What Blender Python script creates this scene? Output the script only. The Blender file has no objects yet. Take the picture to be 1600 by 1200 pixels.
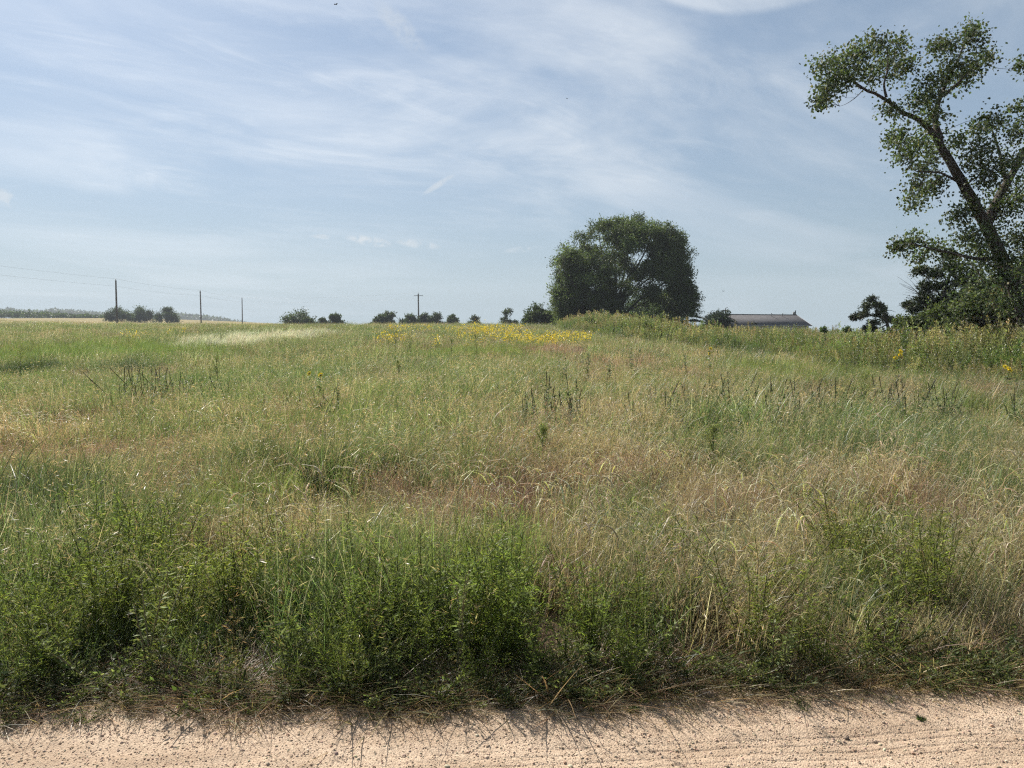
import bpy, math
import numpy as np
from mathutils import Vector

# ------------------------------------------------------------------ camera, world, sun, exposure
sc = bpy.context.scene
COL = sc.collection
F = 1209.0 / 1600.0                      # focal length in picture widths
EYE = 1.65
PITCH = math.radians(3.83)
cam_d = bpy.data.cameras.new('camera')
cam = bpy.data.objects.new('camera', cam_d)
COL.objects.link(cam)
cam.location = (0, 0, EYE)
cam.rotation_euler = (math.pi / 2 - PITCH, 0, 0)
cam_d.sensor_width = 36.0
cam_d.lens = 36.0 * F
cam_d.clip_start = 0.05
cam_d.clip_end = 6000
sc.camera = cam

SUN_AZ = math.radians(-35)               # from +Y towards +X, so this is ahead and to the left
SUN_EL = math.radians(41)
sun_dir = Vector((math.sin(SUN_AZ) * math.cos(SUN_EL), math.cos(SUN_AZ) * math.cos(SUN_EL), math.sin(SUN_EL)))
sun_d = bpy.data.lights.new('sun', 'SUN')
sun = bpy.data.objects.new('sun', sun_d)
COL.objects.link(sun)
sun.rotation_euler = (-sun_dir).to_track_quat('-Z', 'Y').to_euler()
sun.location = (-60, 60, 80)
sun_d.energy = 4.8
sun_d.angle = math.radians(0.55)
sun_d.color = (1.0, 0.945, 0.86)

sc.view_settings.view_transform = 'Standard'
sc.view_settings.look = 'None'
sc.view_settings.gamma = 1.0
sc.view_settings.exposure = 1.08
sc.view_settings.use_curve_mapping = False
sc.cycles.max_bounces = 4
sc.cycles.diffuse_bounces = 2
sc.cycles.glossy_bounces = 1
sc.cycles.transmission_bounces = 2
sc.cycles.use_adaptive_sampling = True
sc.cycles.adaptive_threshold = 0.028
sc.cycles.use_denoising = False          # the grass is finer than a denoiser can keep
sc.cycles.pixel_filter_type = 'BLACKMAN_HARRIS'
sc.cycles.filter_width = 1.25
sc.cycles.transparent_max_bounces = 8
sc.cycles.volume_bounces = 0
sc.cycles.caustics_reflective = False
sc.cycles.caustics_refractive = False


class NT:
    """small helper around a node tree"""
    def __init__(self, tree):
        self.t = tree
        self.n = tree.nodes
        self.l = tree.links

    def new(self, typ, **kw):
        nd = self.n.new(typ)
        for k, v in kw.items():
            setattr(nd, k, v)
        return nd

    def put(self, sock, v):
        if isinstance(v, bpy.types.NodeSocket):
            self.l.new(v, sock)
        elif v is not None:
            sock.default_value = v

    def math(self, op, a, b=None, c=None, clamp=False):
        nd = self.new('ShaderNodeMath', operation=op, use_clamp=clamp)
        for i, v in enumerate((a, b, c)):
            self.put(nd.inputs[i], v)
        return nd.outputs[0]

    def vmath(self, op, a, b=None, out=0):
        nd = self.new('ShaderNodeVectorMath', operation=op)
        self.put(nd.inputs[0], a)
        if b is not None:
            self.put(nd.inputs[1], b)
        return nd.outputs[out]

    def mix(self, f, a, b, blend='MIX'):
        nd = self.new('ShaderNodeMix', data_type='RGBA', blend_type=blend)
        self.put(nd.inputs[0], f)
        self.put(nd.inputs[6], a)
        self.put(nd.inputs[7], b)
        return nd.outputs[2]

    def noise(self, vec, scale, detail=4, rough=0.55, dist=0.0):
        nd = self.new('ShaderNodeTexNoise')
        self.put(nd.inputs['Vector'], vec)
        nd.inputs['Scale'].default_value = scale
        nd.inputs['Detail'].default_value = detail
        nd.inputs['Roughness'].default_value = rough
        nd.inputs['Distortion'].default_value = dist
        return nd.outputs[0]

    def remap(self, v, a, b, c=0.0, d=1.0, smooth=True):
        nd = self.new('ShaderNodeMapRange')
        if smooth:
            nd.interpolation_type = 'SMOOTHSTEP'
        self.put(nd.inputs[0], v)
        for i, x in enumerate((a, b, c, d)):
            nd.inputs[i + 1].default_value = x
        return nd.outputs[0]

    def comb(self, x, y, z):
        nd = self.new('ShaderNodeCombineXYZ')
        for i, v in enumerate((x, y, z)):
            self.put(nd.inputs[i], v)
        return nd.outputs[0]


def build_world():
    w = bpy.data.worlds.new('World')
    sc.world = w
    w.use_nodes = True
    t = NT(w.node_tree)
    t.n.clear()
    out = t.new('ShaderNodeOutputWorld')
    bg = t.new('ShaderNodeBackground')
    sky = t.new('ShaderNodeTexSky', sky_type='NISHITA')
    sky.sun_disc = False
    sky.sun_elevation = SUN_EL
    sky.sun_rotation = SUN_AZ
    sky.altitude = 300
    sky.air_density = 1.0
    sky.dust_density = 1.0
    sky.ozone_density = 1.6
    STR = 0.05
    dirv = t.new('ShaderNodeTexCoord').outputs['Generated']
    sep = t.new('ShaderNodeSeparateXYZ')
    t.put(sep.inputs[0], dirv)
    dx, dy, dz = sep.outputs
    zz = t.math('ADD', t.math('MAXIMUM', dz, 0.0), 0.10)
    px = t.math('DIVIDE', dx, zz)
    py = t.math('DIVIDE', dy, zz)
    # cirrus sheets on a layer overhead, rotated so that streaks run from far left to near right
    ca, sa = math.cos(math.radians(38)), math.sin(math.radians(38))
    u = t.math('ADD', t.math('MULTIPLY', px, ca), t.math('MULTIPLY', py, sa))
    v = t.math('SUBTRACT', t.math('MULTIPLY', py, ca), t.math('MULTIPLY', px, sa))
    vec1 = t.comb(t.math('MULTIPLY', u, 0.62), v, 3.7)
    vec2 = t.comb(t.math('MULTIPLY', u, 0.5), t.math('MULTIPLY', v, 1.0), 9.1)
    vec3 = t.comb(px, py, 1.3)
    n1 = t.noise(vec1, 0.95, 6, 0.57, 0.7)
    n2 = t.noise(vec2, 3.4, 6, 0.66, 0.9)
    n3 = t.noise(vec3, 0.45, 1, 0.5, 0.3)
    big = t.remap(n3, 0.36, 0.68)
    cir = t.remap(n1, 0.38, 0.74)
    wis = t.remap(n2, 0.46, 0.80)
    cl = t.math('ADD', t.math('MULTIPLY', cir, 0.66), t.math('MULTIPLY', wis, 0.24))
    cl = t.math('ADD', t.math('MULTIPLY', cl, t.math('ADD', t.math('MULTIPLY', big, 0.75), 0.35)), 0.02)
    cl = t.math('MULTIPLY', cl, t.remap(dz, 0.02, 0.26, 0.30, 1.0))
    # sunward forward scattering in the ice cloud makes the sheet brighter there
    dt = t.vmath('DOT_PRODUCT', dirv, tuple(sun_dir), out=1)
    fw = t.math('POWER', t.math('MAXIMUM', t.math('ADD', t.math('MULTIPLY', dt, 0.5), 0.5), 0.0), 7.0)
    # veil: thin cirrostratus over everything, thicker along the line of sight near the horizon
    veil = t.math('DIVIDE', 0.135, zz, clamp=True)
    sky_c = t.mix(1.0, sky.outputs[0], (0.66, 0.79, 0.98, 1), 'MULTIPLY')
    k = 0.575 / STR
    veil_c = t.mix(fw, (0.292 * k, 0.372 * k, 0.408 * k, 1), (0.372 * k, 0.445 * k, 0.485 * k, 1))
    c = t.mix(t.math('ADD', t.math('MULTIPLY', veil, 0.72), 0.28), sky_c, veil_c)
    cloud_c = t.mix(fw, (0.455 * k, 0.515 * k, 0.580 * k, 1), (0.98 * k, 1.0 * k, 1.02 * k, 1))
    c = t.mix(t.math('MINIMUM', cl, 0.85), c, cloud_c)

    def dvec(px_, py_):
        x = (px_ - 800) / 1209.0
        y = (600 - py_) / 1209.0
        v_ = Vector((x, math.cos(PITCH) + y * math.sin(PITCH), -math.sin(PITCH) + y * math.cos(PITCH)))
        return v_.normalized()
    # a few small separate cloudlets and old contrail ends, as directions in the sky
    fine = t.noise(dirv, 60, 3, 0.65, 0.6)

    def cloudlet(pa, pb, half, strength, lo=0.38, hi=0.62):
        a, b = dvec(*pa), dvec(*pb)
        m = (a + b).normalized()
        ax = (b - a).normalized()
        nn = m.cross(ax).normalized()
        e1 = t.math('DIVIDE', t.vmath('DOT_PRODUCT', t.vmath('SUBTRACT', dirv, tuple(m)), tuple(ax), out=1), (b - a).length / 2)
        e2 = t.math('DIVIDE', t.vmath('DOT_PRODUCT', t.vmath('SUBTRACT', dirv, tuple(m)), tuple(nn), out=1), half / 1209.0)
        d2 = t.math('ADD', t.math('MULTIPLY', e1, e1), t.math('MULTIPLY', e2, e2))
        g = t.remap(d2, 1.3, 0.0)
        g = t.math('MULTIPLY', g, t.remap(dt, -0.2, 0.2))
        return t.math('MULTIPLY', t.math('MULTIPLY', g, t.remap(fine, lo, hi)), strength)
    small = None
    for a in (((540, 371), (612, 382), 8, 0.75), ((618, 377), (688, 386), 7, 0.55), ((484, 368), (528, 372), 4, 0.45),
              ((660, 304), (712, 272), 5, 0.5, 0.3, 0.55), ((785, 393), (850, 386), 5, 0.35), ((-14, 300), (26, 318), 12, 0.55),
              ((585, 0), (665, 85), 16, 0.35, 0.2, 0.6)):
        s_ = cloudlet(*a)
        small = s_ if small is None else t.math('ADD', small, s_)
    c = t.mix(t.math('MINIMUM', small, 1.0), c, (0.58 * k, 0.61 * k, 0.63 * k, 1))
    # pale round-bellied patch of cirrus at the top
    cv = dvec(1195, -379)
    rad = (dvec(1195, 25) - cv).length
    dd = t.vmath('DISTANCE', dirv, tuple(cv), out=1)
    arc = t.math('MULTIPLY', t.remap(dd, rad, rad * 0.955), t.remap(n2, 0.25, 0.65, 0.30, 0.75))
    c = t.mix(t.math('MULTIPLY', arc, 0.8), c, cloud_c)
    t.put(bg.inputs[0], c)
    bg.inputs[1].default_value = STR
    t.l.new(bg.outputs[0], out.inputs[0])
    w.cycles.sampling_method = 'NONE'        # the sky is smooth: plain scattering rays find it well enough


build_world()

# ------------------------------------------------------------------ maths helpers
RNG = np.random.default_rng(7)


def vnoise(x, y, seed=0):
    x = np.asarray(x, float); y = np.asarray(y, float)
    xi = np.floor(x).astype(np.int64); yi = np.floor(y).astype(np.int64)
    fx = x - xi; fy = y - yi
    fx = fx * fx * (3 - 2 * fx); fy = fy * fy * (3 - 2 * fy)

    def h(a, b):
        n = (a * 374761393 + b * 668265263 + seed * 974711) & 0x7fffffff
        n = ((n ^ (n >> 13)) * 1274126177) & 0x7fffffff
        return ((n ^ (n >> 16)) & 0xffff) / 65535.0
    return (h(xi, yi) * (1 - fx) + h(xi + 1, yi) * fx) * (1 - fy) + (h(xi, yi + 1) * (1 - fx) + h(xi + 1, yi + 1) * fx) * fy


def fbm(x, y, seed=0, octv=4):
    s = 0; a = 0.5; n = 0
    for i in range(octv):
        s = s + a * vnoise(x * 2 ** i, y * 2 ** i, seed + i * 17); n += a; a *= 0.5
    return s / n


def sstep(a, b, x):
    t = np.clip((np.asarray(x, float) - a) / (b - a), 0, 1)
    return t * t * (3 - 2 * t)


def edge_y(x):
    """where the gravel meets the verge"""
    x = np.asarray(x, float)
    return 3.36 + 0.086 * x + 0.30 * (fbm(x * 1.1, 0 * x + 3.1, 5) - 0.5)


def terrain(x, y):
    x = np.asarray(x, float); y = np.asarray(y, float)
    A = 2.15 - 1.35 * sstep(2, 17, x) - 0.75 * sstep(14, 42, x)
    z = A * sstep(6, 96, y)
    z = z - 0.9 * sstep(100, 190, y) * sstep(-50, 10, x)
    S = sstep(-15, -165, x)
    z = z + S * 0.0225 * np.clip(y - 85, 0, 230) - S * 5.5 * sstep(330, 520, y)
    hl = sstep(-270, -520, x) * np.exp(-((y - 930) / 170.0) ** 2)
    z = z + hl * (9 + 7 * fbm(x * 0.008, y * 0.004, 3))
    z = z + (fbm(x * 0.11, y * 0.11, 11) - 0.5) * 0.25 * sstep(5, 20, y)
    z = z - 0.10 * sstep(-7.5, -9.5, y)
    z = z - 3 * sstep(520, 800, y) * (1 - sstep(-270, -520, x))
    ey = edge_y(x)
    z = z - 0.05 * (1 - sstep(-0.15, 0.05, y - ey))       # bed under the road
    return z


def ray(px, py):
    x = (px - 800) / 1209.0
    y = (600 - py) / 1209.0
    return np.array([x, math.cos(PITCH) + y * math.sin(PITCH), -math.sin(PITCH) + y * math.cos(PITCH)])


def at(px, py, Y):
    d = ray(px, py)
    return np.array([0, 0, EYE]) + d * (Y / d[1])


def ground_at(px, py, h=0.0):
    """world point where the sight line meets the land (plus h)"""
    d = ray(px, py)
    Y = np.geomspace(2.0, 400, 4000)
    P = d[None, :] * (Y / d[1])[:, None]
    below = (P[:, 2] + EYE) < terrain(P[:, 0], P[:, 1]) + h
    i = int(np.argmax(below)) if below.any() else -1
    return float(P[i, 0]), float(P[i, 1])


def nrm(v):
    v = np.asarray(v, float)
    return v / np.maximum(np.linalg.norm(v, axis=-1, keepdims=True), 1e-9)


# ------------------------------------------------------------------ geometry: everything is quads in numpy arrays
class Geo:
    def __init__(self):
        self.v = []; self.q = []; self.c = []; self.n = 0

    def add(self, v, q, c):
        v = np.asarray(v, float).reshape(-1, 3)
        c = np.asarray(c, float)
        if c.ndim == 1:
            c = np.repeat(c[None, :3], len(v), 0)
        self.v.append(v); self.q.append(np.asarray(q, np.int64).reshape(-1, 4) + self.n); self.c.append(c[:, :3])
        self.n += len(v)

    def arrays(self):
        return np.concatenate(self.v), np.concatenate(self.q), np.concatenate(self.c)

    def mesh(self, name, mat, smooth=True):
        v, q, c = self.arrays()
        me = bpy.data.meshes.new(name)
        me.vertices.add(len(v)); me.vertices.foreach_set('co', v.astype(np.float32).ravel())
        me.loops.add(len(q) * 4); me.loops.foreach_set('vertex_index', q.astype(np.int32).ravel())
        me.polygons.add(len(q)); me.polygons.foreach_set('loop_start', np.arange(0, len(q) * 4, 4, dtype=np.int32))
        at_ = me.attributes.new('col', 'FLOAT_COLOR', 'POINT')
        at_.data.foreach_set('color', np.concatenate([c, np.ones((len(c), 1))], 1).astype(np.float32).ravel())
        me.update(calc_edges=True)
        if smooth:
            me.polygons.foreach_set('use_smooth', np.ones(len(q), bool))
        me.materials.append(mat)
        return me

    # --- shapes
    def tube(self, P, R, k, col):
        P = np.asarray(P, float); R = np.asarray(R, float)
        n = len(P)
        T = nrm(np.gradient(P, axis=0))
        ref = np.array([0.31, 0.17, 0.93]) if abs(T[:, 2]).mean() < 0.9 else np.array([1.0, 0.1, 0.0])
        A = nrm(np.cross(T, ref)); B = np.cross(T, A)
        a = np.arange(k) * 2 * np.pi / k
        V = P[:, None, :] + R[:, None, None] * (np.cos(a)[None, :, None] * A[:, None, :] + np.sin(a)[None, :, None] * B[:, None, :])
        i = np.arange(n - 1)[:, None] * k; j = np.arange(k)[None, :]; j2 = (j + 1) % k
        Q = np.stack([i + j, i + j2, i + k + j2, i + k + j], -1).reshape(-1, 4)
        c = np.asarray(col, float)
        if c.ndim == 2:
            c = np.repeat(c, k, 0)
        self.add(V.reshape(-1, 3), Q, c)

    def leaves(self, P, D, L, W, col, rng, mid=0.42, fold=0.0, nbias=None):
        """kite shaped leaves: base P, direction D, length L, width W"""
        P = np.asarray(P, float); D = nrm(D); n = len(P)
        L = np.broadcast_to(np.asarray(L, float), (n,))[:, None]; W = np.broadcast_to(np.asarray(W, float), (n,))[:, None]
        rv = rng.normal(size=(n, 3))
        if nbias is not None:
            rv = np.cross(D, np.asarray(nbias, float)[None, :] + rv * 0.55)
        S = nrm(np.cross(D, rv)) if nbias is None else nrm(rv)
        N = nrm(np.cross(S, D))
        M = P + D * L * mid + N * L * fold
        V = np.stack([P, M + S * W * 0.5, P + D * L, M - S * W * 0.5], 1)
        Q = np.arange(n * 4).reshape(n, 4)
        c = np.asarray(col, float)
        if c.ndim == 2:
            c = np.repeat(c, 4, 0)
        self.add(V.reshape(-1, 3), Q, c)

    def blades(self, B, az, L, lean, curl, W, col, seg=3, tw=0.6, rng=None):
        """grass blades: curved tapered strips"""
        n = len(B)
        t = np.linspace(0, 1, seg + 1)[None, :, None]
        H = np.stack([np.cos(az), np.sin(az), np.zeros(n)], 1)[:, None, :]
        L_ = L[:, None, None]; le = lean[:, None, None]; cu = curl[:, None, None]
        ang = le + cu * t                                     # tilt from vertical grows along the blade
        dt = 1.0 / seg
        step_h = np.sin(ang) * L_ * dt; step_v = np.cos(ang) * L_ * dt
        ch = np.cumsum(step_h, 1) - step_h; cv = np.cumsum(step_v, 1) - step_v
        C = B[:, None, :] + H * ch + np.array([0, 0, 1.0])[None, None, :] * cv
        sa = az + np.pi / 2 + (rng.normal(size=n) * tw if rng is not None else 0)
        S = np.stack([np.cos(sa), np.sin(sa), np.zeros(n)], 1)[:, None, :]
        w = W[:, None, None] * 0.5 * np.clip(1.0 - t ** 1.6, 0.06, 1)
        V = np.stack([C - S * w, C + S * w], 2).reshape(n, (seg + 1) * 2, 3)
        base = np.arange(n)[:, None] * (seg + 1) * 2
        k = np.arange(seg)[None, :] * 2
        Q = np.stack([base + k, base + k + 1, base + k + 3, base + k + 2], -1).reshape(-1, 4)
        self.add(V.reshape(-1, 3), Q, np.repeat(col, (seg + 1) * 2, 0))
        return C[:, -1, :]

    def box(self, x0, x1, y0, y1, z0, z1, col):
        V = [(x, y, z) for z in (z0, z1) for x, y in ((x0, y0), (x1, y0), (x1, y1), (x0, y1))]
        Q = [(0, 3, 2, 1), (4, 5, 6, 7), (0, 1, 5, 4), (1, 2, 6, 5), (2, 3, 7, 6), (3, 0, 4, 7)]
        self.add(V, Q, col)

    def ball(self, C, R, col, nu=8, nv=5):
        C = np.asarray(C, float); R = np.broadcast_to(np.asarray(R, float), (3,))
        th = np.linspace(0.05, np.pi - 0.05, nv + 1); ph = np.arange(nu) * 2 * np.pi / nu
        V = np.stack([np.sin(th)[:, None] * np.cos(ph), np.sin(th)[:, None] * np.sin(ph), np.cos(th)[:, None] + 0 * ph], -1)
        i = np.arange(nv)[:, None] * nu; j = np.arange(nu)[None, :]; j2 = (j + 1) % nu
        Q = np.stack([i + j, i + nu + j, i + nu + j2, i + j2], -1).reshape(-1, 4)
        self.add(C + V.reshape(-1, 3) * R, Q, col)


def cvar(base, n, rng, v=0.18, h=0.06):
    """n colours around base"""
    b = np.asarray(base, float)[None, :] * np.exp(rng.normal(size=(n, 1)) * v) * np.exp(rng.normal(size=(n, 3)) * h)
    return np.clip(b, 0.004, 0.8)


def cmix(cols, w, n, rng, v=0.26, h=0.05):
    i = rng.choice(len(cols), n, p=np.asarray(w) / np.sum(w))
    return np.clip(np.asarray(cols, float)[i] * np.exp(rng.normal(size=(n, 1)) * v) * np.exp(rng.normal(size=(n, 3)) * h), 0.004, 0.8)


# ------------------------------------------------------------------ materials
def leaf_material(name, trans=0.35, rough=0.5, spec=0.35, tint=False, tcol=(1.10, 1.15, 0.84)):
    m = bpy.data.materials.new(name)
    m.use_nodes = True
    t = NT(m.node_tree)
    t.n.clear()
    out = t.new('ShaderNodeOutputMaterial')
    a = t.new('ShaderNodeAttribute', attribute_name='col').outputs['Color']
    if not tint:
        geo = t.new('ShaderNodeNewGeometry')
        n = t.noise(geo.outputs['Position'], 5.0, 1, 0.5)
        a = t.mix(1.0, a, t.mix(t.remap(n, 0.3, 0.7), (0.82, 0.84, 0.80, 1), (1.15, 1.12, 1.10, 1)), 'MULTIPLY')
    if tint:
        ti = t.new('ShaderNodeAttribute', attribute_name='tint', attribute_type='INSTANCER').outputs['Color']
        a = t.mix(1.0, a, ti, 'MULTIPLY')
    p = t.new('ShaderNodeBsdfPrincipled')
    t.put(p.inputs['Base Color'], a)
    p.inputs['Roughness'].default_value = rough
    p.inputs['Specular IOR Level'].default_value = spec
    tr = t.new('ShaderNodeBsdfTranslucent')
    t.put(tr.inputs[0], t.mix(1.0, a, (*tcol, 1), 'MULTIPLY'))
    mx = t.new('ShaderNodeMixShader')
    mx.inputs[0].default_value = trans
    t.l.new(p.outputs[0], mx.inputs[1]); t.l.new(tr.outputs[0], mx.inputs[2])
    t.l.new(mx.outputs[0], out.inputs[0])
    return m


def solid_material(name, rough=0.8, spec=0.3, scale=12.0, lo=0.75, hi=1.2, bump=0.0, bscale=40.0, stretch=(1, 1, 1), metal=0.0):
    """colour from the 'col' attribute, broken up by noise; optional bump"""
    m = bpy.data.materials.new(name)
    m.use_nodes = True
    t = NT(m.node_tree)
    p = t.n['Principled BSDF']
    a = t.new('ShaderNodeAttribute', attribute_name='col').outputs['Color']
    tc = t.new('ShaderNodeTexCoord').outputs['Object']
    vec = t.vmath('MULTIPLY', tc, stretch)
    n = t.noise(vec, scale, 5, 0.6)
    f = t.remap(n, 0.3, 0.7, lo, hi)
    a = t.mix(1.0, a, t.comb(f, f, f), 'MULTIPLY')
    t.put(p.inputs['Base Color'], a)
    p.inputs['Roughness'].default_value = rough
    p.inputs['Specular IOR Level'].default_value = spec
    p.inputs['Metallic'].default_value = metal
    if bump:
        b = t.new('ShaderNodeBump')
        b.inputs['Strength'].default_value = bump
        b.inputs['Distance'].default_value = 0.02
        t.put(b.inputs['Height'], t.noise(vec, bscale, 5, 0.65))
        t.l.new(b.outputs[0], p.inputs['Normal'])
    return m


M_GRASS = leaf_material('grass_blade', 0.48, 0.42, 0.45, tint=True)
M_FORB = leaf_material('forb_leaf', 0.54, 0.55, 0.25, tint=True, tcol=(1.10, 1.15, 0.70))
M_LEAF = leaf_material('leaf', 0.42, 0.55, 0.3)
M_TREE = leaf_material('tree_leaf', 0.36, 0.6, 0.16, tcol=(1.0, 1.06, 0.68))
M_NEEDLE = leaf_material('conifer_needle', 0.12, 0.6, 0.2)
M_PETAL = leaf_material('petal', 0.40, 0.6, 0.2, tcol=(1.1, 1.0, 0.5))
M_BARK = solid_material('bark', 0.95, 0.1, 6.0, 0.6, 1.3, 0.8, 14.0, (3, 3, 0.6))
M_STEM = solid_material('plant_stem', 0.7, 0.25, 30.0)
M_POLE = solid_material('weathered_wood', 0.9, 0.15, 3.0, 0.7, 1.2, 0.4, 20, (4, 4, 0.3))
M_METAL = solid_material('painted_metal', 0.5, 0.4, 4.0, 0.9, 1.08)
M_SIDING = solid_material('siding', 0.7, 0.3, 1.2, 0.92, 1.06)
M_SHINGLE = solid_material('roof_shingle', 0.92, 0.15, 2.5, 0.8, 1.2, 0.5, 8.0)
M_BIRD = solid_material('feather', 0.8, 0.2, 20)


def link(name, me, parent=None, loc=None, rz=0.0, scale=None):
    o = bpy.data.objects.new(name, me)
    COL.objects.link(o)
    if parent is not None:
        o.parent = parent
    if loc is not None:
        o.location = loc
    o.rotation_euler[2] = rz
    if scale is not None:
        o.scale = (scale,) * 3
    return o


def thing(name, label, cat, loc=(0, 0, 0), rz=0.0, group=None, scale=None):
    o = link(name, None, None, loc, rz, scale)
    o.empty_display_size = 0.2
    o['label'] = label; o['category'] = cat
    if group:
        o['group'] = group
    return o


def copy_tree(root, label, loc, rz, scale, group):
    r = root.copy(); COL.objects.link(r)
    r.location = loc; r.rotation_euler[2] = rz; r.scale = (scale,) * 3
    r['label'] = label
    if group:
        r['group'] = group
    for ch in list(root.children):
        c = ch.copy(); COL.objects.link(c); c.parent = r
    return r


# ------------------------------------------------------------------ the land
PATCH = {}


def patch(kind, px, py, rpx, rpy, h=0.35, w=1.0):
    """an ellipse of ground (world units), found by sighting it at a picture position"""
    cx, cy = ground_at(px, py, h)
    _, y0 = ground_at(px, py + rpy, h)
    _, y1 = ground_at(px, max(py - rpy, 508), h)
    PATCH.setdefault(kind, []).append((cx, cy, rpx / 1209.0 * cy, max((y1 - y0) / 2, 0.3), w))


def pval(kind, x, y):
    s = np.zeros_like(x, dtype=float)
    jx = (fbm(x * 0.9, y * 0.9, 21, 3) - 0.5); jy = (fbm(x * 0.9, y * 0.9, 33, 3) - 0.5)
    for cx, cy, rx, ry, w in PATCH.get(kind, ()):
        d = np.sqrt(((x - cx) / rx + jx * 1.1) ** 2 + ((y - cy) / ry + jy * 1.1) ** 2)
        s = np.maximum(s, w * sstep(1.25, 0.55, d))
    return s


for a in ((105, 690, 110, 26), (300, 672, 60, 18), (270, 748, 60, 22), (650, 745, 90, 26), (530, 752, 70, 22), (790, 770, 70, 30), (900, 745, 130, 34),
          (1050, 735, 110, 26), (1400, 765, 90, 26), (1490, 770, 80, 26), (1240, 775, 60, 20), (80, 650, 90, 12), (1560, 650, 70, 14), (980, 566, 60, 10), (860, 545, 60, 8)):
    patch('red', *a)
for a in ((1040, 815, 190, 56), (1250, 800, 130, 50), (1450, 850, 150, 60), (930, 650, 110, 20), (880, 770, 110, 40), (1560, 790, 80, 60), (1000, 700, 140, 30), (1110, 880, 80, 60),
          (1440, 930, 120, 50), (1060, 960, 70, 60), (440, 800, 80, 40), (330, 840, 40, 50), (1510, 960, 90, 50), (620, 800, 60, 30), (1330, 745, 120, 25), (1200, 640, 60, 12), (40, 660, 80, 14)):
    patch('tan', *a)
for a in ((130, 546, 190, 17), (1260, 578, 130, 14), (740, 545, 110, 7), (1590, 628, 40, 18), (500, 640, 60, 12), (800, 800, 45, 60), (350, 765, 60, 30), (1380, 810, 40, 40)):
    patch('bright', *a)
for a in ((720, 600, 100, 24), (480, 700, 120, 28), (520, 570, 160, 16), (560, 860, 90, 40), (1150, 650, 130, 22), (1330, 690, 100, 26), (190, 740, 70, 30), (100, 800, 120, 40)):
    patch('green', *a)
for a in ((395, 526, 75, 9), (460, 522, 40, 7)):
    patch('white', *a)
for a in ((795, 516, 75, 4), (690, 508, 80, 2), (770, 509, 50, 2), (745, 519, 24, 4), (885, 519, 34, 4), (243, 513, 7, 5), (620, 519, 16, 3, ), (682, 521, 10, 3), (845, 520, 30, 4)):
    patch('yellow', *a[:4], h=0.85)
for a in ((70, 870, 130, 70), (200, 980, 90, 60), (600, 930, 120, 70), (740, 900, 70, 70), (920, 950, 95, 85), (1230, 905, 50, 50), (1310, 950, 60, 50), (1380, 830, 45, 40), (420, 960, 120, 70), (20, 960, 80, 60),
          (330, 1000, 120, 50), (690, 1010, 150, 40), (1210, 980, 40, 40)):
    patch('forb', *a, h=0.45)
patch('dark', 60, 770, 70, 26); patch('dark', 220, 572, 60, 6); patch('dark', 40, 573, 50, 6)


def build_ground():
    def axis(lo, hi, fine, n, p=2.2):
        t = np.linspace(-1, 1, n)
        s = np.sign(t) * np.abs(t) ** p
        return np.where(s < 0, -s * lo, s * hi) + fine
    xs = axis(-2600, 2600, 0, 301, 3.0)
    ys = np.concatenate([np.linspace(-600, -20, 12), np.linspace(-18, 2, 14), np.linspace(2.2, 20, 90), np.linspace(20.5, 130, 130), np.geomspace(131, 3200, 110)])
    X, Y = np.meshgrid(xs, ys)
    Z = terrain(X, Y)
    nx, ny = len(xs), len(ys)
    i = np.arange(ny - 1)[:, None] * nx; j = np.arange(nx - 1)[None, :]
    Q = np.stack([i + j, i + j + 1, i + nx + j + 1, i + nx + j], -1).reshape(-1, 4)
    x, y = X.ravel(), Y.ravel()
    soil = np.array([0.10, 0.075, 0.048]); turf = np.array([0.105, 0.115, 0.048]); tan = np.array([0.20, 0.165, 0.075]); yel = np.array([0.36, 0.25, 0.03])
    f = sstep(14, 70, y)[:, None]
    c = soil * (1 - f) + turf * f
    tn = (sstep(-15, -60, x) * sstep(118, 150, y) * sstep(360, 330, y))[:, None] * 0.9
    c = c * (1 - tn) + tan * tn
    br = (pval('bright', x, y) * f[:, 0])[:, None] * 0.7
    c = c * (1 - br) + np.array([0.15, 0.19, 0.045]) * br
    g = Geo()
    g.add(np.stack([x, y, Z.ravel()], 1), Q, c)
    m = bpy.data.materials.new('meadow_soil')
    m.use_nodes = True
    t = NT(m.node_tree)
    p = t.n['Principled BSDF']
    a = t.new('ShaderNodeAttribute', attribute_name='col').outputs['Color']
    pos = t.new('ShaderNodeNewGeometry').outputs['Position']
    n1 = t.remap(t.noise(pos, 0.25, 6, 0.6), 0.3, 0.7)
    n2 = t.remap(t.noise(pos, 14.0, 6, 0.7), 0.3, 0.7, 0.55, 1.4)
    a = t.mix(1.0, a, t.mix(n1, (0.8, 0.85, 0.8, 1), (1.25, 1.1, 1.0, 1)), 'MULTIPLY')
    a = t.mix(1.0, a, t.comb(n2, n2, n2), 'MULTIPLY')
    t.put(p.inputs['Base Color'], a)
    p.inputs['Roughness'].default_value = 1.0
    p.inputs['Specular IOR Level'].default_value = 0.1
    b = t.new('ShaderNodeBump'); b.inputs['Strength'].default_value = 0.8; b.inputs['Distance'].default_value = 0.04
    t.put(b.inputs['Height'], t.noise(pos, 25.0, 5, 0.7)); t.l.new(b.outputs[0], p.inputs['Normal'])
    o = link('ground', g.mesh('ground', m))
    o['kind'] = 'structure'; o['label'] = 'gently rolling meadow soil under the grass'


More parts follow.
